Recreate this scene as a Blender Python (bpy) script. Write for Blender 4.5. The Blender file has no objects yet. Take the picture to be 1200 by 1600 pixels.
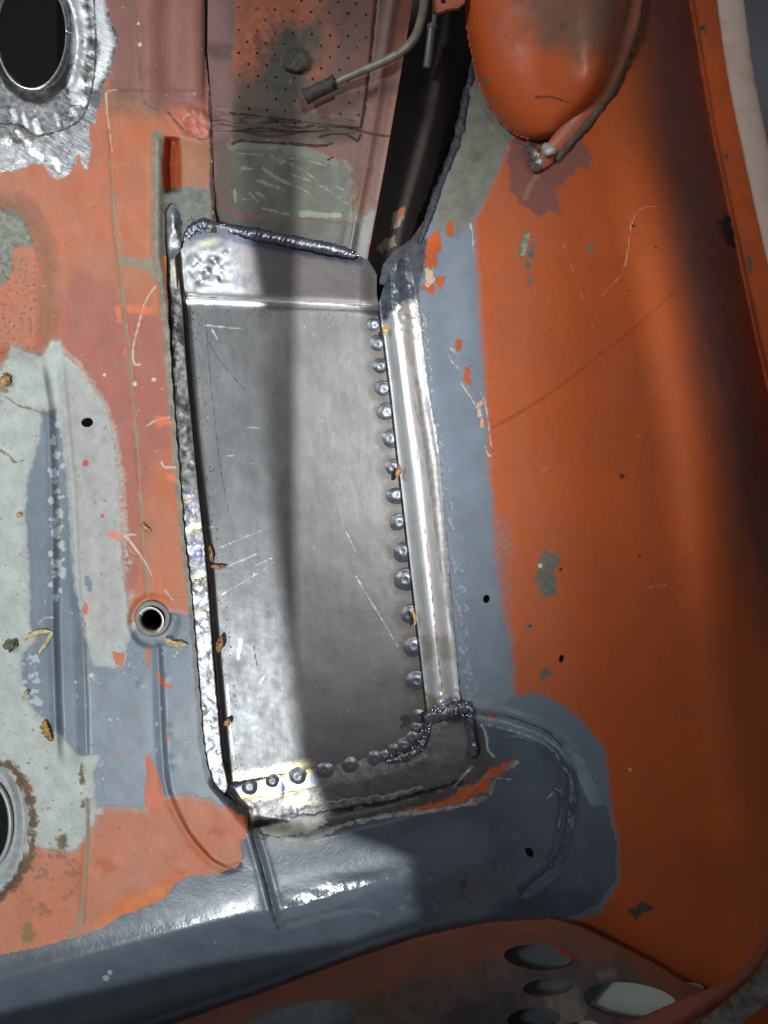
import bpy, math, random
import numpy as np

random.seed(7)
S = 0.0004            # metres per photo pixel on the floor plane
H = 1255.0            # camera height above the floor plane, same unit
scene = bpy.context.scene
col = scene.collection


def lin(r, g, b):
    out = []
    for c in (r, g, b):
        c = c / 255.0
        out.append(c / 12.92 if c <= 0.04045 else ((c + 0.055) / 1.055) ** 2.4)
    return tuple(out)


def P(u, v, z=0.0):
    """photo pixel (u, v) seen at height z -> point in metres"""
    u = np.asarray(u, float); v = np.asarray(v, float); z = np.asarray(z, float) + 0 * u
    k = (H - z) / H * S
    return np.stack([(u - 600.0) * k, (800.0 - v) * k, z * S], -1)


def W(x, y, z):
    """true position in px units (no perspective)"""
    return ((x - 600.0) * S, (800.0 - y) * S, z * S)


# ------------------------------------------------------------------ camera
cam_d = bpy.data.cameras.new('camera')
cam = bpy.data.objects.new('camera', cam_d)
col.objects.link(cam)
cam.location = (0, 0, H * S)
cam_d.sensor_fit = 'VERTICAL'
cam_d.sensor_height = 24
cam_d.lens = 12.0 / (800.0 / H)
cam_d.clip_start = 0.01
cam_d.clip_end = 50
scene.camera = cam

# ------------------------------------------------------------------ world and lamps
w = bpy.data.worlds.new('World')
scene.world = w
w.use_nodes = True
bg = w.node_tree.nodes['Background']
bg.inputs[0].default_value = (0.90, 0.98, 1.0, 1)
bg.inputs[1].default_value = 0.17


def area(name, pos, target, size, size_y, power, color):
    d = bpy.data.lights.new(name, 'AREA')
    d.shape = 'RECTANGLE'; d.size = size; d.size_y = size_y
    d.energy = power; d.color = color
    o = bpy.data.objects.new(name, d)
    col.objects.link(o)
    from mathutils import Vector
    o.location = W(*pos)
    dv = Vector(W(*target)) - o.location
    o.rotation_euler = dv.to_track_quat('-Z', 'Y').to_euler()
    return o


area('workshop_lamp', (-250, 2100, 3400), (350, 800, 0), 0.012, 0.012, 14.5, (0.93, 0.98, 1.0))
from mathutils import Vector


def spot(name, pos, target, power, size, soft, color):
    d = bpy.data.lights.new(name, 'SPOT')
    d.energy = power; d.color = color
    d.spot_size = math.radians(size); d.spot_blend = 1.0; d.shadow_soft_size = soft
    o = bpy.data.objects.new(name, d)
    col.objects.link(o)
    o.location = W(*pos)
    o.rotation_euler = (Vector(W(*target)) - o.location).to_track_quat('-Z', 'Y').to_euler()
    return o


spot('ceiling_lamp', (1300, 300, 3600), (370, 660, 0), 86, 21.5, 0.006, (0.98, 0.99, 1.0))
spot('work_light', (-1500, -400, 3200), (480, 360, 0), 47, 36, 0.20, (0.97, 0.99, 1.0))

scene.view_settings.view_transform = 'Standard'
scene.view_settings.look = 'None'
scene.view_settings.exposure = 0.0
scene.view_settings.gamma = 1.0
try:
    scene.cycles.max_bounces = 6
    scene.cycles.use_denoising = True
except Exception:
    pass

# ------------------------------------------------------------------ numeric helpers
_tab = np.random.default_rng(11).random((256, 256))


def vnoise(x, y):
    xi = np.floor(x).astype(int); yi = np.floor(y).astype(int)
    fx = x - xi; fy = y - yi
    fx = fx * fx * (3 - 2 * fx); fy = fy * fy * (3 - 2 * fy)
    a = _tab[xi & 255, yi & 255]; b = _tab[(xi + 1) & 255, yi & 255]
    c = _tab[xi & 255, (yi + 1) & 255]; d = _tab[(xi + 1) & 255, (yi + 1) & 255]
    return (a * (1 - fx) + b * fx) * (1 - fy) + (c * (1 - fx) + d * fx) * fy


def fbm(u, v, scale, oct=4, seed=0):
    s = 0; a = 0.5; t = 0
    x = u / scale + seed * 17.3; y = v / scale + seed * 9.1
    for i in range(oct):
        s = s + a * vnoise(x, y); t += a
        a *= 0.5; x = x * 2.03 + 5.1; y = y * 2.03 + 3.7
    return s / t * 2 - 1


def sst(a, b, x):
    t = np.clip((x - a) / (b - a), 0, 1)
    return t * t * (3 - 2 * t)


def curve(pts):
    """u as a function of v (or the reverse) through points, linear"""
    p = np.array(pts, float)
    return lambda x: np.interp(x, p[:, 1], p[:, 0])


def curve_v(pts):
    p = np.array(pts, float)
    return lambda x: np.interp(x, p[:, 0], p[:, 1])


FAR = 70.0


def seg_dist(U, V, a, b):
    ax, ay = a; bx, by = b
    dx, dy = bx - ax, by - ay
    L = dx * dx + dy * dy + 1e-9
    t = np.clip(((U - ax) * dx + (V - ay) * dy) / L, 0, 1)
    return np.hypot(U - ax - t * dx, V - ay - t * dy), t


def poly(pts, far=FAR):
    p = [tuple(map(float, q)) for q in pts]

    def f(U, V):
        out = np.full(U.shape, -far)
        xs = [q[0] for q in p]; ys = [q[1] for q in p]
        m = (U > min(xs) - far) & (U < max(xs) + far) & (V > min(ys) - far) & (V < max(ys) + far)
        if not m.any():
            return out
        u = U[m]; v = V[m]
        d = np.full(u.shape, 1e9); ins = np.zeros(u.shape, bool)
        for i in range(len(p)):
            a = p[i]; b = p[(i + 1) % len(p)]
            d = np.minimum(d, seg_dist(u, v, a, b)[0])
            c = (a[1] > v) != (b[1] > v)
            if a[1] != b[1]:
                xx = (b[0] - a[0]) * (v - a[1]) / (b[1] - a[1]) + a[0]
                ins ^= c & (u < xx)
        out[m] = np.where(ins, d, -d)
        return out
    return f


def line(pts, wd, wd2=None, far=FAR):
    """positive within half-width of a polyline"""
    p = [tuple(map(float, q)) for q in (smooth_path(pts, 4) if len(pts) > 2 else pts)]
    if wd2 is None:
        wd2 = wd

    def f(U, V):
        out = np.full(U.shape, -far)
        xs = [q[0] for q in p]; ys = [q[1] for q in p]
        m = (U > min(xs) - far) & (U < max(xs) + far) & (V > min(ys) - far) & (V < max(ys) + far)
        if not m.any():
            return out
        u = U[m]; v = V[m]
        best = np.full(u.shape, -1e9); n = max(1, len(p) - 1)
        for i in range(len(p) - 1):
            d, t = seg_dist(u, v, p[i], p[i + 1])
            k = (i + t) / n
            best = np.maximum(best, wd + (wd2 - wd) * k - d)
        out[m] = best
        return out
    return f


def ell(cx, cy, rx, ry, rot=0):
    c, s = math.cos(math.radians(rot)), math.sin(math.radians(rot))

    def f(U, V):
        x = (U - cx) * c + (V - cy) * s; y = -(U - cx) * s + (V - cy) * c
        q = np.sqrt((x / rx) ** 2 + (y / ry) ** 2)
        return np.maximum((1 - q) * min(rx, ry), -FAR)
    return f


def dots(lst):
    def f(U, V):
        out = np.full(U.shape, -FAR)
        for (x, y, r) in lst:
            m = (abs(U - x) < 40) & (abs(V - y) < 40)
            out[m] = np.maximum(out[m], r - np.hypot(U[m] - x, V[m] - y))
        return out
    return f


def union(*fs):
    def f(U, V):
        o = fs[0](U, V)
        for g in fs[1:]:
            o = np.maximum(o, g(U, V))
        return o
    return f


def minus(a, b):
    return lambda U, V: np.minimum(a(U, V), -b(U, V))


def inter(a, b):
    return lambda U, V: np.minimum(a(U, V), b(U, V))


def dil(a, k):
    return lambda U, V: a(U, V) + k


def polyN(*ps):
    return union(*[poly(p) for p in ps])


def lines(w_, *ps):
    return union(*[line(p, w_) for p in ps])


# ------------------------------------------------------------------ materials
class M:
    """small node-tree builder with shared noise nodes"""
    def __init__(s, name):
        s.m = bpy.data.materials.new(name)
        s.m.use_nodes = True
        s.t = s.m.node_tree
        s.n = s.t.nodes; s.l = s.t.links
        s.bsdf = s.n['Principled BSDF']
        s.tc = s.n.new('ShaderNodeTexCoord')
        s.cache = {}

    def noise(s, px, detail=5.0, rough=0.6, seed=0, stretch=None):
        k = (px, detail, rough, seed, stretch)
        if k in s.cache:
            return s.cache[k]
        t = s.n.new('ShaderNodeTexNoise')
        t.inputs['Scale'].default_value = 1.0 / (px * S)
        t.inputs['Detail'].default_value = detail
        t.inputs['Roughness'].default_value = rough
        mp = s.n.new('ShaderNodeMapping')
        mp.inputs['Location'].default_value = (seed * 1.37, seed * 0.71, seed * 0.33)
        if stretch:
            mp.inputs['Rotation'].default_value = (0, 0, math.radians(stretch[1]))
            mp.vector_type = 'TEXTURE'
            mp.inputs['Scale'].default_value = (1.0, stretch[0], 1.0)
        s.l.new(s.tc.outputs['Object'], mp.inputs[0])
        s.l.new(mp.outputs[0], t.inputs['Vector'])
        s.cache[k] = t.outputs[0]
        return t.outputs[0]

    def math(s, op, a, b=None, c=None, clamp=False):
        t = s.n.new('ShaderNodeMath'); t.operation = op; t.use_clamp = clamp
        for i, x in enumerate((a, b, c)):
            if x is None:
                continue
            if isinstance(x, (int, float)):
                t.inputs[i].default_value = x
            else:
                s.l.new(x, t.inputs[i])
        return t.outputs[0]

    def ramp(s, x, lo, hi, o0=0.0, o1=1.0):
        t = s.n.new('ShaderNodeMapRange')
        s.l.new(x, t.inputs[0])
        t.inputs[1].default_value = lo; t.inputs[2].default_value = hi
        t.inputs[3].default_value = o0; t.inputs[4].default_value = o1
        return t.outputs[0]

    def mixc(s, f, a, b):
        t = s.n.new('ShaderNodeMix'); t.data_type = 'RGBA'
        for i, x in ((0, f), (6, a), (7, b)):
            if isinstance(x, (int, float)):
                t.inputs[i].default_value = x
            elif isinstance(x, tuple):
                t.inputs[i].default_value = (*x, 1)
            else:
                s.l.new(x, t.inputs[i])
        return t.outputs[2]

    def mixf(s, f, a, b):
        t = s.n.new('ShaderNodeMix'); t.data_type = 'FLOAT'
        for i, x in ((0, f), (2, a), (3, b)):
            if isinstance(x, (int, float)):
                t.inputs[i].default_value = x
            else:
                s.l.new(x, t.inputs[i])
        return t.outputs[0]

    def attr(s, name):
        t = s.n.new('ShaderNodeAttribute'); t.attribute_name = name
        return t.outputs['Fac']

    def paintcol(s, d):
        c = d['col']
        if d.get('col2') is not None:
            nz = s.noise(d.get('ms', 28), 6, 0.65, d.get('mseed', 3))
            f = s.ramp(nz, d.get('m0', 0.38), d.get('m1', 0.62))
            c = s.mixc(f, c, d['col2'])
        return c

    def finish(s, c, r, m, h, spec=None):
        if isinstance(c, tuple):
            s.bsdf.inputs['Base Color'].default_value = (*c, 1)
        else:
            s.l.new(c, s.bsdf.inputs['Base Color'])
        for k, x in (('Roughness', r), ('Metallic', m)):
            if isinstance(x, (int, float)):
                s.bsdf.inputs[k].default_value = x
            else:
                s.l.new(x, s.bsdf.inputs[k])
        if h is not None:
            b = s.n.new('ShaderNodeBump')
            b.inputs['Strength'].default_value = 1.0
            b.inputs['Distance'].default_value = 1.0
            s.l.new(h, b.inputs['Height'])
            s.l.new(b.outputs[0], s.bsdf.inputs['Normal'])
        return s.m


def layered(name, base, layers, bumps=((6, 0.10), (1.6, 0.05)), specks=None, grain=()):
    k = M(name)
    c = k.paintcol(base)
    k.bsdf.inputs['Specular IOR Level'].default_value = base.get('spec', 0.5)
    r = base['rough']; m = base.get('metal', 0.0)
    h = None
    for (px, amp) in bumps:
        q = k.math('MULTIPLY', k.noise(px, 4, 0.6, 1), amp * S)
        h = q if h is None else k.math('ADD', h, q)
    if base.get('rvar'):
        r = k.math('ADD', k.ramp(k.noise(18, 5, 0.65, 4), 0.3, 0.7, -base['rvar'], base['rvar']), r)
    for i, d in enumerate(layers):
        a = k.attr('L%d' % i)
        amp = d.get('amp', 3.0)
        if amp:
            nz = k.noise(d.get('ns', 11), 6, 0.68, d.get('seed', 0), d.get('stretch'))
            a = k.math('MULTIPLY_ADD', k.math('SUBTRACT', nz, 0.5), amp * 4.5, a)
            if amp >= 2 and not d.get('stretch'):
                n2 = k.noise(d.get('ns', 11) * 3.1, 3, 0.5, d.get('seed', 0) + 2)
                a = k.math('MULTIPLY_ADD', k.math('SUBTRACT', n2, 0.5), amp * 3.0, a)
        sf = d.get('soft', 1.2)
        f = k.ramp(a, -sf / 2, sf / 2)
        if d.get('gate'):       # breaks the patch up into specks
            g0, gpx = d['gate']
            f = k.math('MULTIPLY', f, k.ramp(k.noise(gpx, 4, 0.6, 8, d.get('gstretch')), g0, g0 + 0.05))
        if d.get('op', 1.0) < 1:
            f = k.math('MULTIPLY', f, d['op'])
        c = k.mixc(f, c, k.paintcol(d))
        r = k.mixf(f, r, d.get('rough', base['rough']))
        m = k.mixf(f, m, d.get('metal', 0.0))
        if d.get('rel'):
            h = k.math('MULTIPLY_ADD', f, d['rel'] * S, h)
        if d.get('tex'):        # own surface texture inside the patch
            px, am = d['tex']
            q = k.math('MULTIPLY', k.math('MULTIPLY', k.noise(px, 5, 0.7, 6, d.get('tstretch')), am * S), f)
            h = k.math('ADD', h, q)
        if d.get('rtex'):
            r = k.math('ADD', r, k.math('MULTIPLY', f, k.ramp(k.noise(9, 5, 0.7, 5), 0.3, 0.7, -d['rtex'], d['rtex'])))
    for (px, thr, cc, op) in (specks or []):
        f = k.ramp(k.noise(px, 2, 0.5, 9), thr, thr + 0.04)
        c = k.mixc(k.math('MULTIPLY', f, op), c, cc)
    for (px, st, an, am) in grain:      # brushed grain, scuffs, streaks
        nz = k.noise(px, 3, 0.6, 12, (st, an))
        q = k.ramp(nz, 0.3, 0.7, 1 - am, 1 + am)
        mx = k.n.new('ShaderNodeMix'); mx.data_type = 'RGBA'; mx.blend_type = 'MULTIPLY'
        mx.inputs[0].default_value = 1.0
        k.l.new(c, mx.inputs[6]); k.l.new(q, mx.inputs[7])
        c = mx.outputs[2]
        if not isinstance(r, (int, float)):
            r = k.math('MULTIPLY', r, k.ramp(nz, 0.3, 0.7, 1 + am * 0.5, 1 - am * 0.5))
    return k.finish(c, r, m, h)


def simple(name, colr, rough, metal=0.0, col2=None, ms=20, bumps=((6, 0.2), (1.8, 0.1)), rvar=0.0, m0=0.38, m1=0.62):
    k = M(name)
    c = k.paintcol(dict(col=colr, col2=col2, ms=ms, m0=m0, m1=m1))
    r = rough
    if rvar:
        r = k.math('ADD', k.ramp(k.noise(12, 5, 0.7, 4), 0.3, 0.7, -rvar, rvar), rough)
    h = None
    for (px, amp) in bumps:
        q = k.math('MULTIPLY', k.noise(px, 4, 0.6, 1), amp * S)
        h = q if h is None else k.math('ADD', h, q)
    return k.finish(c, r, metal, h)


# ------------------------------------------------------------------ objects
def empty(name, loc=(0, 0, 0)):
    o = bpy.data.objects.new(name, None)
    o.empty_display_size = 0.02
    col.objects.link(o)
    o.location = loc
    return o


def tag(o, label=None, cat=None, group=None, kind=None):
    for k, x in (('label', label), ('category', cat), ('group', group), ('kind', kind)):
        if x:
            o[k] = x
    return o


def link(name, me, mat, parent=None, label=None, smooth=True):
    if mat is not None:
        me.materials.append(mat)
    if smooth:
        me.polygons.foreach_set('use_smooth', np.ones(len(me.polygons), bool))
    o = bpy.data.objects.new(name, me)
    col.objects.link(o)
    if parent is not None:
        o.parent = parent
    if label:
        o['label'] = label
    return o


def tri_mesh(name, co, tris, attrs=None):
    me = bpy.data.meshes.new(name)
    n = len(co); t = len(tris)
    me.vertices.add(n)
    me.vertices.foreach_set('co', np.ascontiguousarray(co, np.float32).ravel())
    me.loops.add(t * 3)
    me.loops.foreach_set('vertex_index', np.ascontiguousarray(tris, np.int32).ravel())
    me.polygons.add(t)
    me.polygons.foreach_set('loop_start', np.arange(0, t * 3, 3, dtype=np.int32))
    me.update(calc_edges=True)
    for k, a in (attrs or {}).items():
        at = me.attributes.new(k, 'FLOAT', 'POINT')
        at.data.foreach_set('value', np.ascontiguousarray(a, np.float32))
    me.validate()
    return me


def clip(uv, tris, f):
    """keep the part of a 2-D triangle mesh where f > 0"""
    s = f(uv[:, 0], uv[:, 1])
    s = np.where(np.abs(s) < 1e-3, 1e-3, s)
    pos = s > 0
    cnt = pos[tris].sum(1)
    keep = tris[cnt == 3]
    mixed = tris[(cnt == 1) | (cnt == 2)]
    new = []; ft = []; cache = {}
    base = len(uv)

    def cut(a, b):
        k = (a, b) if a < b else (b, a)
        if k not in cache:
            t = s[a] / (s[a] - s[b])
            cache[k] = base + len(new)
            new.append(uv[a] + (uv[b] - uv[a]) * t)
        return cache[k]
    for tr in mixed.tolist():
        p = [pos[i] for i in tr]
        if sum(p) == 1:
            i = p.index(True)
            a, b, c = tr[i], tr[(i + 1) % 3], tr[(i + 2) % 3]
            ft.append((a, cut(a, b), cut(a, c)))
        else:
            i = p.index(False)
            a, b, c = tr[i], tr[(i + 1) % 3], tr[(i + 2) % 3]
            x, y = cut(a, b), cut(a, c)
            ft.append((x, b, c)); ft.append((x, c, y))
    if new:
        uv = np.vstack([uv, np.array(new)])
    if ft:
        keep = np.vstack([keep, np.array(ft, int)])
    used = np.unique(keep)
    mp = np.full(len(uv), -1); mp[used] = np.arange(len(used))
    return uv[used], mp[keep]


def panel(name, dom, bbox, step, zf, base, layers, parent, holes=(), skirt=0.0, label=None, mat=None,
          bumps=((6, 0.10), (1.6, 0.05)), specks=None, jag=0.0, grain=()):
    u0, v0, u1, v1 = bbox
    nu = int((u1 - u0) / step) + 1; nv = int((v1 - v0) / step) + 1
    gu, gv = np.meshgrid(np.linspace(u0, u1, nu), np.linspace(v0, v1, nv))
    uv = np.stack([gu.ravel(), gv.ravel()], 1)
    idx = np.arange(nu * nv).reshape(nv, nu)
    a = idx[:-1, :-1].ravel(); b = idx[:-1, 1:].ravel(); c = idx[1:, 1:].ravel(); d = idx[1:, :-1].ravel()
    # rows run down the photo, so a-d-c is counter-clockwise seen from above
    tris = np.vstack([np.stack([a, d, c], 1), np.stack([a, c, b], 1)])
    if dom is not None:
        uv, tris = clip(uv, tris, (lambda U, V: dom(U, V) + jag * fbm(U, V, 14, 3)) if jag else dom)
    for hfun in holes:
        uv, tris = clip(uv, tris, lambda U, V: -hfun(U, V))
    U, V = uv[:, 0], uv[:, 1]
    z = zf(U, V)
    co = P(U, V, z)
    attrs = {}
    for i, d_ in enumerate(layers):
        attrs['L%d' % i] = d_['f'](U, V)
    if skirt:
        e = np.vstack([tris[:, [0, 1]], tris[:, [1, 2]], tris[:, [2, 0]]])
        key = np.sort(e, 1)
        code = key[:, 0].astype(np.int64) * (len(uv) + 1) + key[:, 1]
        un, inv, ct = np.unique(code, return_inverse=True, return_counts=True)
        be = e[ct[inv] == 1]
        bv = np.unique(be)
        n = len(uv)
        top = {x: n + i for i, x in enumerate(bv)}
        m = np.full(n, -1); m[bv] = np.arange(len(bv))
        cb = co[bv].copy(); lo = cb.copy(); lo[:, 2] -= skirt * S
        co = np.vstack([co, cb, lo])
        for k_ in attrs:
            attrs[k_] = np.concatenate([attrs[k_], attrs[k_][bv], attrs[k_][bv]])
        i0 = m[be[:, 0]] + n; i1 = m[be[:, 1]] + n
        L = len(bv)
        tris = np.vstack([tris, np.stack([i1, i0, i0 + L], 1), np.stack([i1, i0 + L, i1 + L], 1)])
    me = tri_mesh(name, co, tris, attrs)
    if mat is None:
        mat = layered(name + '_paint', base, layers, bumps, specks, grain)
    return link(name, me, mat, parent, label)


def smooth_path(pts, n=8):
    p = np.array(pts, float)
    if len(p) < 3:
        t = np.linspace(0, 1, n * (len(p) - 1) + 1)[:, None]
        return p[0] * (1 - t) + p[-1] * t
    q = np.vstack([2 * p[0] - p[1], p, 2 * p[-1] - p[-2]])
    out = []
    for i in range(1, len(q) - 2):
        for t in np.linspace(0, 1, n, endpoint=False):
            a, b, c, d = q[i - 1], q[i], q[i + 1], q[i + 2]
            out.append(0.5 * (2 * b + (c - a) * t + (2 * a - 5 * b + 4 * c - d) * t * t + (3 * b - a - 3 * c + d) * t ** 3))
    out.append(p[-1])
    return np.array(out)


def resample(p, step):
    d = np.r_[0, np.cumsum(np.linalg.norm(np.diff(p[:, :2], axis=0), axis=1))]
    n = max(2, int(d[-1] / step))
    s = np.linspace(0, d[-1], n)
    return np.stack([np.interp(s, d, p[:, i]) for i in range(p.shape[1])], 1)


def tube_mesh(name, pts, rad, seg=10, step=3.0, flat=1.0, rfun=None, lump=0.0, n=8, seed=0):
    """pts: (u, v, z) in px, rad in px (number or list per point); returns a mesh in metres"""
    pts = np.array([(*p[:2], p[2] if len(p) > 2 else 0) for p in pts], float)
    rr = np.array(rad if hasattr(rad, '__len__') else [rad] * len(pts), float)
    q = resample(smooth_path(np.c_[pts, rr], n), step)
    c = P(q[:, 0], q[:, 1], q[:, 2]); r = q[:, 3] * S * (H - q[:, 2]) / H
    t = np.gradient(c, axis=0); t /= np.linalg.norm(t, axis=1)[:, None] + 1e-12
    up = np.array([0, 0, 1.0])
    side = np.cross(t, up); side /= np.linalg.norm(side, axis=1)[:, None] + 1e-9
    nrm = np.cross(side, t)
    N = len(q)
    ang = np.linspace(0, 2 * math.pi, seg, endpoint=False)
    co = []
    for j, a in enumerate(ang):
        k = r.copy()
        if rfun is not None:
            k = k * rfun(np.arange(N) * step, a)
        if lump:
            k = k * (1 + lump * fbm(np.arange(N) * step, np.full(N, 40 * math.sin(a) + 100), 9, 3, seed + 1))
        co.append(c + side * (np.cos(a) * k)[:, None] + nrm * (np.sin(a) * k * flat)[:, None])
    co = np.stack(co, 1).reshape(-1, 3)
    f = []
    for i in range(N - 1):
        for j in range(seg):
            a = i * seg + j; b = i * seg + (j + 1) % seg
            f.append((a, a + seg, b + seg)); f.append((a, b + seg, b))
    n0 = len(co)
    co = np.vstack([co, c[0], c[-1]])
    for j in range(seg):
        f.append((n0, j, (j + 1) % seg))
        f.append((n0 + 1, (N - 1) * seg + (j + 1) % seg, (N - 1) * seg + j))
    return tri_mesh(name, co, np.array(f))


def lathe_mesh(name, prof, seg=20, wob=0.0, cap=True):
    """profile (radius, z) in px about the origin"""
    co = []; f = []
    for i, (r, z) in enumerate(prof):
        for j in range(seg):
            a = 2 * math.pi * j / seg
            k = r * (1 + wob * math.sin(3 * a + 1) + wob * 0.6 * math.sin(5 * a))
            co.append((k * math.cos(a) * S, k * math.sin(a) * S, z * S))
    for i in range(len(prof) - 1):
        for j in range(seg):
            a = i * seg + j; b = i * seg + (j + 1) % seg
            f.append((a, b, b + seg)); f.append((a, b + seg, a + seg))
    co.append((0, 0, prof[-1][1] * S)); k = len(co) - 1
    o = (len(prof) - 1) * seg
    if cap:
        for j in range(seg):
            f.append((o + j, o + (j + 1) % seg, k))
    return tri_mesh(name, np.array(co), np.array(f))


def copy_of(o, parent, loc, scale=1.0, rz=0.0):
    c = o.copy()
    col.objects.link(c)
    c.parent = parent
    c.location = loc
    c.scale = (scale,) * 3 if not hasattr(scale, '__len__') else scale
    c.rotation_euler = (0, 0, rz)
    return c

# ------------------------------------------------------------------ height fields (px units)
uline = curve([(760, -140), (745, 90), (722, 190), (690, 280), (668, 340), (655, 400), (655, 480), (670, 620), (690, 740),
               (701, 880), (713, 1000), (728, 1110), (775, 1450), (812, 1760)])
d1line = curve([(985, -140), (1010, 0), (1050, 200), (1090, 420), (1130, 640), (1160, 880), (1190, 1100), (1230, 1400), (1260, 1760)])
d2line = curve([(1050, -140), (1078, 0), (1112, 200), (1150, 380), (1180, 520), (1203, 620), (1240, 800), (1280, 1100), (1300, 1760)])
crest = curve_v([(-140, 1604), (0, 1562), (200, 1508), (400, 1456), (520, 1424), (640, 1394), (760, 1365), (900, 1340), (1300, 1300)])
foot = curve_v([(-140, 1735), (270, 1603), (400, 1558), (560, 1498), (650, 1468), (760, 1443), (860, 1437), (1300, 1430)])


def z_wall(u, v):
    d = u - uline(v)
    z = np.where(d < 0, 0, np.where(d < 120, 45 * (np.clip(d, 0, 120) / 120) ** 2, 0))
    e = np.clip(d - 120, 0, None)
    z = np.where(d >= 120, 45 + 0.75 * np.minimum(e, 130) + 0.5 * 0.0034 * np.minimum(e, 130) ** 2 + 1.19 * np.clip(e - 130, 0, None), z)
    x = np.clip(u - d1line(v) + 122, 0, None)
    z = z - 0.0105 * np.minimum(x, 108) ** 2 - 2.268 * np.clip(x - 108, 0, None)
    y = np.clip(u - d2line(v), 0, None)
    z = z + 16 * sst(0, 9, y) + 1.7 * y
    return np.minimum(z, 640)


GL = curve([(62, 540), (78, 640), (84, 800), (84, 980), (88, 1100), (92, 1200)])
GR = curve([(92, 540), (100, 640), (112, 760), (118, 900), (125, 980), (130, 1100), (132, 1200)])
seam = curve([(212, -140), (212, 60), (222, 130), (170, 142), (180, 350), (205, 560), (215, 700), (230, 930), (232, 1000)])
emb = poly([(-200, 300), (0, 302), (40, 312), (66, 340), (82, 380), (88, 440), (86, 520), (80, 568), (-200, 575)])
rib_c = curve([(246, 205), (246, 400), (258, 480), (270, 600)])
crease2 = line([(246, 1010), (252, 1160), (260, 1235), (290, 1300), (325, 1342), (352, 1357), (372, 1352)], 0)
vbead = line([(136, 1250), (132, 1360), (128, 1440)], 0)
pit = poly([(257, 212), (283, 214), (286, 255), (284, 300), (256, 306), (253, 260)])
lump = poly([(262, 180), (285, 162), (318, 170), (338, 190), (335, 214), (312, 222), (285, 212)])
oval_hole = ell(50, 52, 55, 88, -7)
round_hole = ell(-22, 1287, 36, 66, 0)


def z_floor(u, v):
    z = 0.6 * fbm(u, v, 60, 3)
    d = np.minimum(u - GL(v), GR(v) - u)
    fade = sst(545, 600, v) * (1 - sst(1165, 1205, v))
    z = z + fade * (-8 * sst(-2, 11, d) + 2.6 * np.exp(-((d + 3) / 4.0) ** 2))
    z = z - 13 * sst(0, 32, emb(u, v))
    s = u - seam(v)
    z = z + np.where((v < 935) & (v > 140), 1.6 * sst(-3, 3, s) - 2.2 * np.exp(-(s / 2.6) ** 2), 0)
    c = u - rib_c(v)
    z = z + 8 * np.exp(-(c / 7.5) ** 2) * sst(200, 225, v) * (1 - sst(470, 640, v))
    z = z + 4.0 * np.exp(-(crease2(u, v) / 5.0) ** 2) - 2.5 * sst(2, 9, u - np.interp(v, [1010, 1160, 1235, 1300, 1342, 1357], [246, 252, 260, 290, 325, 352])) * (v > 1010) * (v < 1357) * np.exp(crease2(u, v) / 40)
    z = z + 2.2 * np.exp(-(vbead(u, v) / 4.0) ** 2)
    r = np.hypot(u - 240, (v - 970) * 0.93)
    z = z - 5.5 * (1 - sst(33, 43, r)) * (1 - 0.8 * sst(-5, 30, u - 240) * (v < 960))
    # corrugation at the top
    k = (1 - sst(120, 200, v))
    z = z + k * (5 * np.cos((u - 232) / 70 * 2 * math.pi) * sst(200, 232, u) - 4 * np.exp(-((u - 322) / 5.0) ** 2))
    z = z - 26 * sst(0, 9, pit(u, v)) + (9 + 7 * fbm(u, v, 14, 3, 5)) * sst(-3, 10, lump(u, v))
    # slope behind the recess
    z = z + 10 * sst(285, 335, u) * sst(210, 290, v) * (v < 420)
    # pressed rims
    q = oval_hole(u, v)
    z = z - 10 * sst(-14, 0, q) + 2 * np.exp(-((q + 16) / 6) ** 2)
    z = z + 1.5 * fbm(u, v, 16, 3, 3) * sst(-58, -35, q)
    q = round_hole(u, v)
    z = z - 8 * sst(-32, -26, q) + 5 * sst(-24, -10, q)
    # dents
    for (x, y, rad, dep) in ((158, 1357, 10, -4), (178, 1350, 8, 2.5), (338, 1306, 12, -3.5), (345, 1296, 8, 2), (265, 1335, 9, 2.5), (282, 1358, 8, 2.5),
                             (152, 1195, 6, 1.8), (268, 1190, 10, 2.5), (265, 1140, 8, 2.2), (255, 1058, 7, 2.2), (218, 1070, 4, 1.5), (142, 1058, 4, 1.5)):
        z = z + 0.6 * dep * np.exp(-(((u - x) ** 2 + (v - y) ** 2) / rad ** 2))
    # floor rolls over towards the recess
    return z


def z_cross(u, v):
    # shelf, bull-nose, drop, flange
    t = v - crest(u)
    amp = 1 - 0.72 * sst(600, 860, u)
    t0 = -38 + 12 * sst(380, 450, u)
    drop = 108 * sst(0, 1, (t - t0) / (118 - t0))
    z = -drop * amp
    top = (5.5 + 2.5 * sst(380, 450, u)) * np.exp(-((t + 20) / 34) ** 2) * (1 - sst(640, 800, u))
    z = z + top
    # dents of the hammered bull-nose
    k = np.exp(-((t + 22) / 26) ** 2) * sst(420, 450, u)
    z = z + k * (4 * fbm(u * 0.5, v, 34, 2, 7) + 0.3 * fbm(u, v, 9, 2, 8))
    # flange at the foot
    f = v - foot(u)
    z = z + 7 * sst(-26, -8, f) * amp * (u < 900)
    # crease at the joint with the floor
    cr = line([(388, 1268), (398, 1310), (415, 1370), (432, 1440)], 0)(u, v)
    z = z - 3.5 * np.exp(-(cr / 4.0) ** 2) + 1.0 * np.exp(-((cr + 10) / 5.0) ** 2)
    return z


def z_shelf(u, v):
    """sunken strip just below the repair patch"""
    d = poly([(340, 1222), (392, 1288), (480, 1300), (600, 1274), (715, 1240), (752, 1200), (736, 1132), (690, 1104), (650, 1090), (596, 1150), (480, 1182)])(u, v)
    return d


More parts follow.
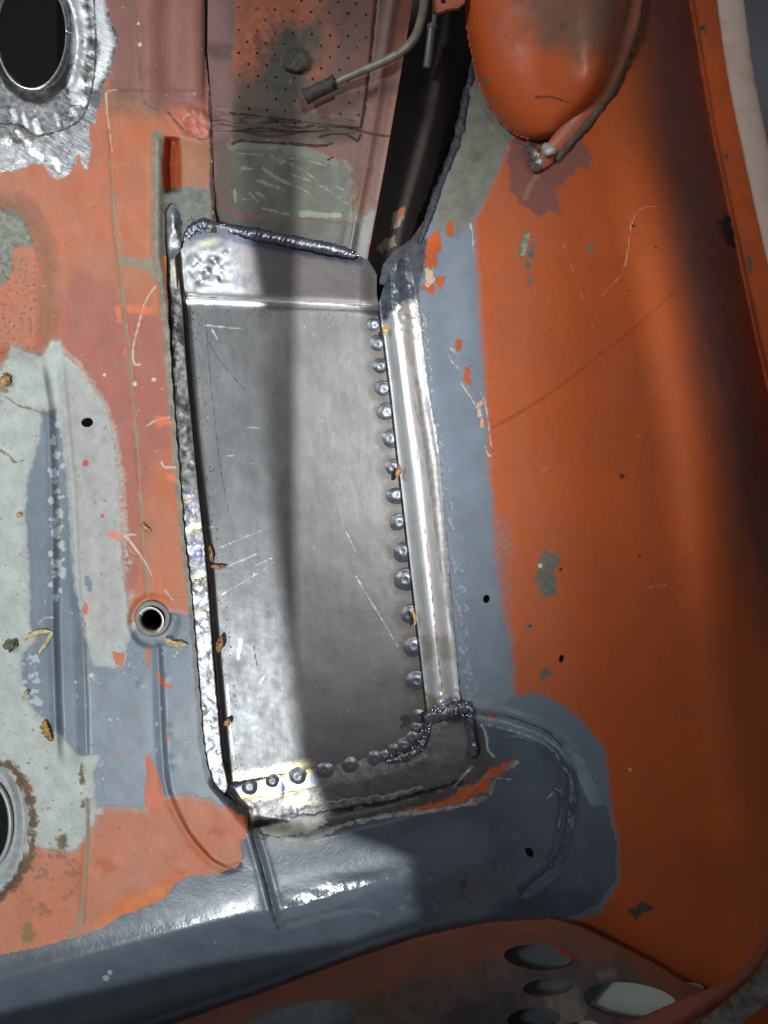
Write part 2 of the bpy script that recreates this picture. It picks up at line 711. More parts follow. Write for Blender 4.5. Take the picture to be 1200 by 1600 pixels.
def z_base(u, v):
    zf = z_floor(u, v)
    zc = z_cross(u, v)
    zw = z_wall(u, v)
    a = sst(-140, -40, v - crest(u))
    left = zf * (1 - sst(1240, 1400, v) * sst(330, 420, u)) * (u < 450) + np.where(u >= 450, 0, 0)
    z = left + zc
    # shelf by the weld, then the moulded step of the lobe
    sh = z_shelf(u, v)
    z = z - 24 * sst(-16, 16, sh) + 0.8 * fbm(u, v, 22, 3, 4) * sst(-5, 8, sh)
    # the lobe that runs up into the wall
    fold = line([(740, 1118), (790, 1128), (850, 1150), (885, 1185), (893, 1235), (888, 1300), (868, 1350), (820, 1392)], 0)(u, v)
    z = z + zw * (1 - 0.0 * a)
    z = z - 5 * np.exp(-(fold / 7.0) ** 2) + 4.0 * np.exp(-((fold + 13) / 8.0) ** 2)
    z = z + 1.8 * fbm(u, v, 8, 2, 6) * np.exp(-((fold + 6) / 10.0) ** 2)
    return z


def z_patch(u, v):
    z = -24 + 0.8 * fbm(u, v, 90, 2, 2)
    fold = np.interp(u, [270, 590, 700], [468, 482, 486])
    t = fold - v
    z = z + 0.30 * np.where(t > 0, t, 0) - 0.30 * 0 + 2.6 * np.exp(-((t - 1) / 7.0) ** 2)
    le = np.interp(v, [380, 470, 700, 850, 1000, 1150, 1240], [276, 284, 308, 326, 338, 351, 360])
    e = u - le
    z = z + 13 * (1 - sst(-5, 5, e))
    # ripples and small dents from the hammer
    m = poly([(292, 398), (350, 392), (352, 440), (300, 452)])(u, v)
    z = z + 1.8 * fbm(u, v, 15, 2, 9) * sst(-18, 8, m)
    for (x, y, rad, dep) in ((346, 436, 5, -1.3), (336, 408, 5, 1), (352, 395, 4, 1), (322, 424, 6, -1.2), (374, 1030, 14, -1.2), (395, 1010, 16, 0.8), (312, 440, 7, 2)):
        z = z + dep * np.exp(-(((u - x) ** 2 + (v - y) ** 2) / rad ** 2))
    # right flange turns up beside the strip near the top
    z = z + 9 * sst(562, 592, u) * (1 - sst(470, 500, v))
    return z


riser_edge = curve([(662, -140), (645, 0), (627, 110), (602, 255), (573, 405)])


def z_riser(u, v):
    z = -6 + 0.13 * (405 - v) + 0.8 * fbm(u, v, 50, 3, 3)
    e = riser_edge(v) - u
    z = z + 3 * np.exp(-((e - 30) / 8.0) ** 2) - 0.10 * np.clip(30 - e, 0, 30)
    # vertical groove of the perforated sheet
    g = np.interp(v, [-140, 0, 130, 200, 220], [592, 588, 575, 565, 563]) - u
    z = z - np.where(v < 200, 2.2 * np.exp(-(g / 2.2) ** 2), 0) + np.where(v < 205, 2.0 * sst(-1, 2, g), 0)
    # torn lower border of the sheet
    z = z + 2.2 * sst(-2, 2, 205 - v + 8 * np.sin(u / 30.0))
    # bumps and wrinkles in the sound-deadening sheet
    q = ell(463, 95, 27, 23, 40)(u, v) + 6 * fbm(u, v, 18, 3, 21)
    z = z + 8 * sst(0, 12, q) * (0.8 + 0.4 * fbm(u, v, 10, 3, 2))
    k = np.exp(-((v - 195 - (u - 450) * 0.05) / 16.0) ** 2) * (1 - sst(540, 575, u))
    z = z + k * 5.5 * fbm(u * 0.22, v, 9, 3, 5)
    k = np.exp(-(((u - 425) / 40.0) ** 2 + ((v - 60) / 45.0) ** 2))
    z = z + k * 1.6 * fbm(u * 0.5, v, 7, 3, 6)
    # bead-side recess over the weld
    return z


def z_channel(u, v):
    a = riser_edge(v); b = uline(v)
    t = np.clip((u - a) / (b - a + 1e-6), -0.5, 1.4)
    end = 0 * v
    z = -150 + 118 * sst(-0.1, 0.5, t) - 95 * sst(0.55, 0.92, t)
    return z * (1 - 0.55 * end) + 1.2 * fbm(u, v, 30, 3)


def z_strip(u, v):
    l = np.interp(v, [395, 470, 530, 620, 740, 870, 1000, 1110], [598, 590, 600, 612, 625, 640, 655, 668])
    r = np.interp(v, [395, 480, 620, 740, 880, 1000, 1110], [640, 655, 670, 690, 702, 713, 724])
    t = (u - l) / (r - l)
    tb = np.clip(t, 0, 1)
    z = -6 + 15 * sst(0.0, 0.38, tb) - 9 * sst(0.42, 0.85, tb) + 1.2 * sst(0.9, 1, tb)
    z = z + 0.5 * fbm(u, v * 0.35, 12, 2, 3) * sst(0.5, 0.9, tb)
    z = z + 2.4 * fbm(u, v, 16, 3, 3) * (1 - sst(480, 560, v)) + 1.6 * fbm(u, v, 12, 3, 3) * sst(1060, 1085, v)
    return z


def z_ground(u, v):
    return -4 + 2.4 * fbm(u, v * 0.9, 20, 2, 4) + 0.5 * fbm(u, v, 8, 2, 5) + 5 * np.exp(-(((u - 272) / 10) ** 2 + ((v - 350) / 26) ** 2))


def z_pocket(u, v):
    q = resample(smooth_path([(x, y, 0) for x, y in pocket_pts + pocket_pts[:1]], 6), 3.0)
    acc = np.zeros(u.shape)
    for x, y, _ in q:
        acc += 1.0 / (np.hypot(u - x, v - y) + 2.0) ** 3
    s = np.clip(acc ** (-1 / 2.0) * 1.02 - 1.6, 0, None)      # smooth distance from the outline
    t = np.clip(s / 80.0, 0, 1)
    t = t * (1 - 0.18 * t)
    return z_wall(u, v) + 96 * np.sqrt(np.clip(1 - (1 - t) ** 2, 0, 1)) * (0.72 + 0.28 * sst(240, 60, v)) + 1.5 * fbm(u, v, 40, 2)


pocket_pts = [(725, -140), (727, 20), (737, 85), (752, 140), (775, 182), (800, 206), (830, 217), (858, 215), (885, 198), (915, 170),
              (942, 135), (962, 85), (975, 30), (988, -40), (1000, -140)]
pocket_dom = poly([tuple(q[:2]) for q in smooth_path([(x, y, 0) for x, y in pocket_pts], 5)], far=140)


def z_lower(u, v):
    f = v - foot(u)
    z = np.interp(u, [-140, 600, 760, 860, 960, 1060, 1160, 1300], [-92, -72, -30, 40, 118, 226, 350, 420])
    z = z - 0.25 * np.clip(f, 0, 60) + 6 * np.exp(-((f - 14) / 14.0) ** 2)
    for (x, y, a, b, h) in ((600, 1590, 80, 30, 8), (740, 1530, 50, 30, 6), (950, 1515, 60, 18, 8), (800, 1605, 40, 20, 6)):
        z = z + h * np.exp(-(((u - x) / a) ** 2 + ((v - y) / b) ** 2))
    return z


# ------------------------------------------------------------------ palette
ORANGE_OLD = dict(col=lin(188, 106, 70), col2=lin(178, 114, 86), ms=60, rough=0.5, spec=0.35)
ORANGE = dict(col=lin(178, 84, 40), col2=lin(168, 82, 45), ms=120, rough=0.68, spec=0.16)
PALE = dict(col=lin(184, 189, 184), col2=lin(170, 174, 167), ms=26, rough=0.62)
GREY = dict(col=lin(116, 128, 140), col2=lin(108, 119, 130), ms=50, rough=0.38)
DGREY = dict(col=lin(84, 93, 105), col2=lin(76, 84, 96), ms=60, rough=0.37)
ROSE = dict(col=lin(172, 98, 82), col2=lin(162, 104, 92), ms=18, rough=0.55)
MAUVE = dict(col=lin(146, 98, 90), col2=lin(132, 92, 86), ms=60, rough=0.5)
STEEL = dict(col=(0.50, 0.51, 0.52), col2=(0.36, 0.37, 0.385), ms=16, rough=0.34, metal=1.0)
GRIME = dict(col=lin(98, 92, 78), col2=lin(120, 108, 90), ms=12, rough=0.7)
FLAKE_GLINT = dict(col=lin(176, 184, 186), rough=0.6)
SEALER = dict(col=lin(160, 156, 142), col2=lin(140, 134, 118), ms=14, rough=0.65)


def L(spec, f, **kw):
    d = dict(spec); d['f'] = f; d.update(kw)
    return d


shell = empty('car_body_shell')
tag(shell, 'orange car body shell with a bare steel repair patch welded into its floor', 'car body')

# ------------------------------------------------------------------ floor panel
rim = [(257, 330), (259, 400), (262, 480), (269, 600), (277, 700), (289, 850), (299, 930), (309, 1050), (317, 1150), (324, 1198), (334, 1224), (350, 1242), (372, 1258)]
paint_edge = [(388, 1268), (386, 1300), (380, 1350), (340, 1365), (290, 1370), (262, 1400), (240, 1415), (190, 1430), (160, 1450), (100, 1470), (60, 1480), (0, 1492), (-140, 1530)]
floor_dom = poly([(-140, -140), (320, -140), (320, 80), (331, 170), (334, 300), (338, 362), (300, 362), (287, 384), (284, 345), (279, 322), (266, 317), (259, 326)] + rim + paint_edge, far=400)

pale_shapes = polyN(
    [(-80, 600), (0, 580), (12, 560), (18, 543), (30, 545), (62, 558), (72, 548), (80, 532), (94, 535), (100, 555), (118, 570), (140, 602),
     (158, 630), (172, 665), (178, 700), (184, 760), (187, 830), (192, 900), (200, 950), (200, 1030), (178, 1042), (150, 1035), (143, 1020),
     (135, 980), (120, 920), (112, 860), (108, 780), (98, 690), (88, 640), (64, 640), (58, 700), (42, 760), (40, 850), (47, 900), (48, 980),
     (36, 1010), (34, 1060), (48, 1100), (62, 1118), (95, 1152), (112, 1165), (122, 1178), (155, 1176), (148, 1205), (150, 1245), (148, 1280),
     (130, 1312), (112, 1330), (80, 1326), (52, 1320), (40, 1345), (0, 1405), (-80, 1430)])
grey_shapes = polyN(
    [(66, 640), (62, 690), (44, 745), (40, 800), (47, 900), (48, 985), (60, 1000), (36, 1020), (34, 1060), (48, 1100), (62, 1118), (95, 1152),
     (112, 1165), (122, 1180), (158, 1180), (145, 1210), (152, 1260), (226, 1262), (232, 1200), (232, 1172), (240, 1190), (256, 1245), (300, 1240),
     (330, 1250), (345, 1260), (360, 1240), (340, 1200), (330, 1100), (318, 960), (292, 962), (258, 952), (240, 975), (208, 985), (198, 1010), (196, 1040), (178, 1046), (148, 1040),
     (140, 1020), (131, 985), (118, 925), (110, 860), (106, 780), (98, 700), (88, 640)])
orange_bits = polyN(
    [(228, 1178), (238, 1192), (255, 1230), (250, 1262), (226, 1262)], [(228, 1010), (236, 1012), (236, 1040), (229, 1045)],
    [(246, 1050), (258, 1066), (270, 1073), (262, 1076), (250, 1066)], [(255, 1148), (268, 1150), (262, 1160)], [(180, 1178), (188, 1176), (186, 1184)],
    [(131, 942), (138, 942), (137, 962), (131, 960)], [(128, 972), (135, 970), (133, 980)], [(175, 1018), (194, 1020), (192, 1042), (182, 1038)])
flakes = dots([(random.uniform(78, 100), random.uniform(640, 960), random.choice([1.5, 2, 3, 4, 5])) for _ in range(46)] +
              [(83, 690, 6), (88, 710, 6), (84, 740, 7), (92, 800, 6), (86, 832, 7), (95, 852, 6), (88, 880, 7), (97, 897, 5)])
gflakes = dots([(random.uniform(36, 60), random.uniform(1015, 1120), random.choice([1.5, 2.5, 3.5, 5])) for _ in range(40)] +
               [(random.uniform(100, 320), random.uniform(1000, 1240), random.choice([0.8, 1.2, 1.6, 2.0])) for _ in range(70)])
steel_shape = poly([(-140, -140), (150, -140), (163, 0), (172, 30), (182, 55), (183, 78), (176, 100), (168, 122), (160, 140), (158, 165), (148, 190), (138, 200),
                    (143, 225), (139, 250), (133, 265), (122, 245), (116, 258), (108, 270), (95, 280), (82, 278), (72, 262), (56, 254), (36, 262), (18, 270), (0, 268), (-140, 260)])
curls = union(line([(244, 446), (228, 470), (216, 510), (208, 545), (210, 568), (219, 569)], 1.6),
              line([(266, 652), (246, 656), (228, 666)], 1.5), line([(252, 722), (258, 730), (274, 730)], 1.7),
              line([(192, 838), (204, 835), (212, 836)], 1.6), line([(196, 838), (214, 860), (230, 884), (240, 908)], 2.4, 0.6),
              line([(258, 922), (270, 938)], 1.2), line([(168, 142), (182, 140)], 1.3), line([(166, 146), (168, 180), (176, 240)], 2.2, 0.7),
              line([(60, 975), (70, 965), (84, 965)], 1.2), line([(100, 556), (124, 578), (148, 612), (166, 645), (174, 680)], 1.5, 0.5))
rust_edge = union(line([(-40, 1192), (10, 1195), (34, 1218), (48, 1250), (52, 1290), (48, 1330), (30, 1370), (0, 1400)], 7))

floor_layers = [
    L(MAUVE, poly([(160, -140), (340, -140), (340, 60), (332, 165), (300, 170), (270, 168), (250, 178), (225, 162), (196, 150), (172, 140), (160, 90)]), amp=9, ns=30, soft=16),
    L(ROSE, poly([(98, 560), (96, 470), (120, 425), (170, 440), (205, 470), (255, 490), (270, 560), (275, 650), (270, 700), (240, 720), (228, 780), (226, 850), (196, 880), (180, 700), (150, 620)]), amp=10, ns=30, soft=22),
    L(dict(col=lin(196, 190, 186), rough=0.6), line([(96, 548), (124, 572), (158, 626), (178, 680), (190, 760), (194, 850), (203, 930)], 4), amp=6, ns=8, soft=8, op=0.55),
    L(ROSE, poly([(165, 830), (222, 840), (214, 910), (190, 940), (172, 900)]), amp=5, ns=20, soft=8),
    L(GRIME, poly([(150, 140), (250, 150), (250, 185), (200, 180), (165, 165)]), amp=12, ns=24, soft=20, op=0.5),
    L(GRIME, line([(-20, 318), (30, 322), (60, 350), (74, 400), (76, 470), (74, 560)], 16), amp=7, ns=18, soft=12, op=0.62, col=lin(150, 112, 92), col2=lin(132, 104, 88)),
    L(dict(col=lin(132, 136, 118), col2=lin(96, 98, 88), ms=9, rough=0.45), poly([(-140, 318), (5, 318), (38, 345), (60, 385), (62, 400), (40, 385), (20, 395), (10, 440), (-140, 470)]), amp=9, ns=15, soft=7),
    L(GRIME, poly([(-60, 390), (60, 400), (64, 560), (-60, 570)]), amp=4, soft=6, gate=(0.56, 7), op=0.75),
    L(SEALER, line([(174, 250), (178, 330), (186, 400), (193, 480), (202, 560), (210, 660), (215, 700), (221, 800), (229, 900), (231, 925)], 3.4), amp=3.2, ns=18, soft=3, col=lin(150, 136, 116), col2=lin(165, 125, 100), ms=30),
    L(SEALER, poly([(188, 404), (206, 402), (225, 408), (240, 400), (250, 440), (240, 436), (230, 422), (205, 416), (190, 412)]), amp=3, soft=2, col=lin(140, 130, 112), col2=lin(150, 140, 125)),
    L(dict(col=lin(150, 134, 124), col2=lin(170, 160, 150), ms=14, rough=0.6), dil(pale_shapes, 5), amp=5, ns=12, soft=9, op=0.7),
    L(PALE, union(pale_shapes, inter(dil(pale_shapes, 12), dil(grey_shapes, 12))), amp=4, ns=14, soft=3.5, rel=0.25, tex=(5, 0.12)),
    L(PALE, poly([(100, 556), (150, 612), (180, 680), (195, 780), (205, 880), (195, 900), (178, 740), (140, 640)]), amp=6, soft=8, gate=(0.50, 6), op=0.8),
    L(dict(col=lin(176, 174, 174), rough=0.6, col2=lin(162, 158, 158), ms=16), poly([(98, 570), (126, 590), (168, 670), (182, 760), (190, 880), (190, 1000), (150, 1000), (128, 900), (112, 780), (100, 660)]), amp=6, ns=20, soft=18, op=0.9),
    L(dict(col=lin(146, 150, 150), col2=lin(160, 160, 156), ms=14, rough=0.55), dil(grey_shapes, 5), amp=4, ns=10, soft=9, op=0.6),
    L(GREY, grey_shapes, amp=3.0, ns=10, soft=4.0, rel=0.25),
    L(GREY, dots([(139, 912, 6), (137, 906, 5), (140, 920, 5)]), amp=2, soft=2),
    L(ORANGE_OLD, orange_bits, amp=2.5, ns=9, soft=1.5, col=lin(205, 100, 66)),
    L(FLAKE_GLINT, union(flakes, gflakes), amp=3.2, ns=6, soft=1.2, rel=0.15),
    L(DGREY, polyN([(-140, 1530), (0, 1494), (60, 1482), (100, 1470), (160, 1452), (190, 1432), (240, 1412), (262, 1398), (268, 1372), (290, 1370), (340, 1366), (372, 1354), (380, 1340), (376, 1312), (390, 1310), (395, 1400), (300, 1460), (-140, 1600)]), amp=2.5, soft=1.5, rel=0.2),
    L(dict(col=lin(204, 120, 52), col2=lin(200, 100, 50), ms=20, rough=0.5), poly([(150, 1448), (185, 1405), (230, 1395), (255, 1370), (292, 1366), (262, 1400), (190, 1432)]), amp=6, ns=14, soft=6),
    L(GRIME, rust_edge, amp=7, ns=12, soft=6, col=lin(116, 84, 62), col2=lin(92, 80, 66)),
    L(GRIME, dots([(45, 1462, 13), (42, 1452, 9)]), amp=6, ns=10, soft=6, col=lin(122, 112, 62), op=0.8),
    L(GRIME, polyN([(125, 1190), (132, 1190), (131, 1225), (126, 1222)], [(127, 1250), (133, 1250), (132, 1262), (127, 1262)], [(86, 1310), (104, 1300), (106, 1322), (94, 1330)]), amp=4, ns=8, soft=3, col=lin(104, 92, 70)),
    L(GRIME, poly([(45, 1325), (120, 1330), (130, 1380), (70, 1450), (40, 1400)]), amp=6, soft=10, gate=(0.52, 16), op=0.55, col=lin(110, 84, 70), col2=lin(140, 100, 80)),
    L(SEALER, line([(136, 1250), (138, 1320), (132, 1380), (124, 1440), (108, 1462)], 3.0), amp=2.2, soft=3, col=lin(150, 132, 112)),
    L(SEALER, line([(247, 212), (244, 320), (245, 400), (252, 440)], 8.5, 6), amp=2.0, ns=14, soft=2.5, col=lin(146, 142, 126), col2=lin(128, 122, 106), rough=0.5),
    L(SEALER, line([(252, 430), (256, 480), (263, 560), (269, 640), (276, 720), (284, 810), (291, 880), (300, 960)], 6, 4.5), amp=2.4, ns=14, soft=2.5, col=lin(150, 147, 132), col2=lin(124, 118, 104)),
    L(dict(col=lin(78, 76, 74), rough=0.4, col2=lin(96, 100, 104), ms=14), line([(300, 960), (309, 1050), (317, 1150), (325, 1200), (336, 1226), (352, 1243), (376, 1262)], 5.5, 12), amp=2.5, soft=3),
    L(ORANGE, pit, amp=2, soft=3, rough=0.45),
    L(dict(col=lin(190, 108, 88), col2=lin(176, 120, 104), ms=16, rough=0.42), lump, amp=4, soft=4),
    L(dict(col=lin(170, 110, 80), col2=lin(150, 112, 88), ms=18, rough=0.5), poly([(280, 215), (332, 222), (332, 292), (300, 298), (284, 286)]), amp=3, soft=4),
    L(GRIME, poly([(252, 296), (285, 290), (305, 296), (330, 294), (340, 360), (284, 400), (252, 396)]), amp=5, soft=6, col=lin(96, 98, 92), col2=lin(118, 122, 114), rough=0.45),
    L(GRIME, line([(327, -140), (325, 40), (331, 160), (333, 250), (335, 364)], 5.0), amp=2.5, soft=3, col=lin(60, 48, 42), col2=lin(90, 70, 60)),
    L(GRIME, line([(212, 0), (214, 60), (220, 120), (226, 160), (250, 172)], 1.6), amp=1.6, soft=2, col=lin(92, 70, 66), op=0.7),
    L(GRIME, line([(262, 175), (280, 196), (300, 212), (318, 218), (330, 216)], 1.4), amp=1.4, soft=1.5, col=lin(52, 34, 26), op=0.8),
    L(STEEL, steel_shape, amp=4.5, ns=12, soft=3.5, rel=-0.3, tex=(10, 0.5), tstretch=(4, 60), rtex=0.12, col=(0.22, 0.225, 0.235), col2=(0.12, 0.125, 0.13)),
    L(dict(col=(0.10, 0.10, 0.105), col2=(0.24, 0.245, 0.25), ms=10, rough=0.45, metal=0.9), poly([(-140, -140), (-10, -140), (-4, 60), (20, 130), (80, 146), (112, 150), (118, 172), (90, 200), (40, 215), (-140, 210)]), amp=12, ns=16, soft=8, tex=(8, 1.2)),
    L(FLAKE_GLINT, union(line([(116, -10), (124, 40), (122, 90), (118, 130), (124, 158)], 13, 9), line([(150, -10), (158, 40), (166, 70), (158, 105), (146, 130)], 13, 8)), amp=4, ns=13, soft=9, col=(0.80, 0.82, 0.84), rough=0.42, metal=0.65, op=0.85),
    L(FLAKE_GLINT, union(line([(36, 180), (42, 196)], 3), line([(20, 176), (24, 188)], 3.5), line([(55, 190), (60, 206)], 4), line([(28, 205), (44, 222)], 4), line([(88, 180), (92, 196)], 2.5), line([(112, 172), (118, 178)], 4), line([(50, 236), (64, 246)], 4), line([(86, 250), (92, 268)], 4, 2), line([(6, 206), (14, 222)], 4)), amp=2.5, ns=8, soft=4, col=(0.75, 0.77, 0.8), rough=0.4, metal=0.7, op=0.8),
    L(GRIME, union(dots([(132, 118, 5), (140, 90, 3), (128, 64, 4), (142, 122, 4), (138, 60, 2.5), (8, 208, 7), (146, 30, 3)]), line([(28, 198), (42, 214), (52, 222)], 4, 2)), amp=4, ns=8, soft=4, col=lin(52, 52, 54), rough=0.4, op=0.8),
    L(GRIME, line([(146, -20), (150, 60), (148, 110), (138, 160), (120, 192), (60, 212), (30, 195), (-20, 192)], 1.2), amp=1.5, soft=1.2, col=lin(40, 38, 38), rel=-0.8),
    L(STEEL, union(line([(0, 40), (10, 90), (30, 125), (60, 138), (85, 128), (102, 100), (108, 50), (100, 0)], 3.0)), amp=1.2, soft=1.5, rough=0.25, col=(0.6, 0.61, 0.62), col2=None),
    L(dict(col=lin(160, 164, 166), col2=lin(140, 142, 142), ms=12, rough=0.45), minus(ell(-22, 1290, 64, 98), ell(-22, 1287, 38, 68)), amp=3, soft=2, rel=0.3),
    L(GRIME, union(line([(-10, 604), (12, 622), (30, 634), (52, 640), (84, 652)], 1.4), line([(-5, 700), (14, 712), (24, 722), (36, 720)], 1.3), line([(0, 606), (10, 612)], 4)), amp=2.2, ns=9, soft=2, col=lin(112, 104, 84), op=0.85),
    L(GRIME, dots([(random.uniform(-20, 60), random.uniform(570, 1330), random.choice([.7, .9, 1.2, 1.6])) for _ in range(190)] + [(random.uniform(60, 150), random.uniform(1170, 1320), random.choice([.7, .9, 1.2, 1.8])) for _ in range(80)] + [(random.uniform(105, 195), random.uniform(600, 1030), random.choice([.6, .9, 1.2])) for _ in range(60)]), amp=1.6, ns=6, soft=1.2, col=lin(104, 92, 74), op=0.75),
    L(GRIME, dots([(random.uniform(90, 330), random.uniform(200, 960), random.choice([.6, .8, 1.1])) for _ in range(110)]), amp=1.2, ns=6, soft=1.2, col=lin(92, 62, 48), op=0.7),
    L(FLAKE_GLINT, dots([(random.uniform(90, 330), random.uniform(180, 960), random.choice([.5, .7, 1.0])) for _ in range(110)]), amp=1.2, ns=6, soft=1.2, col=lin(206, 186, 170), op=0.6),
    L(FLAKE_GLINT, curls, amp=0.9, ns=8, soft=1.3, col=lin(204, 192, 174), rel=0.3, op=0.85),
    L(dict(col=lin(226, 118, 78), rough=0.5), polyN([(165, 830), (182, 832), (196, 838), (182, 842), (168, 838)], [(193, 538), (198, 540), (198, 558), (194, 556)],
        [(242, 648), (262, 654), (270, 662), (240, 668)], [(260, 740), (276, 742), (277, 752), (262, 750)], [(178, 475), (190, 478), (190, 505), (182, 502)], [(196, 476), (240, 480), (238, 492), (200, 488)]), amp=4, ns=10, soft=4, op=0.75),
    L(dict(col=lin(190, 90, 78), rough=0.6), dots([(134, 724, 5), (160, 806, 3), (118, 776, 2)]), amp=2, soft=2),
    L(FLAKE_GLINT, dots([(163, 586, 2.4), (241, 593, 2.2), (210, 600, 3), (216, 37, 3), (218, 70, 3.5), (233, 96, 2), (142, 1055, 3)]), amp=2, soft=1, col=lin(200, 196, 184)),
]
panel('floor_panel', floor_dom, (-140, -140, 400, 1540), 2.5, z_base, ORANGE_OLD, floor_layers, shell,
      holes=(oval_hole, round_hole, ell(136, 660, 9.5, 7.5, -5), ell(240, 966, 21, 20)), skirt=6,
      label='faded orange floor panel with pale and grey primer patches and drilled holes',
      specks=((5, 0.69, lin(96, 80, 66), 0.6), (9, 0.72, lin(205, 196, 180), 0.5), (16, 0.70, lin(120, 96, 80), 0.4)), grain=((30, 2, 15, 0.08), (3, 8, 20, 0.05)))

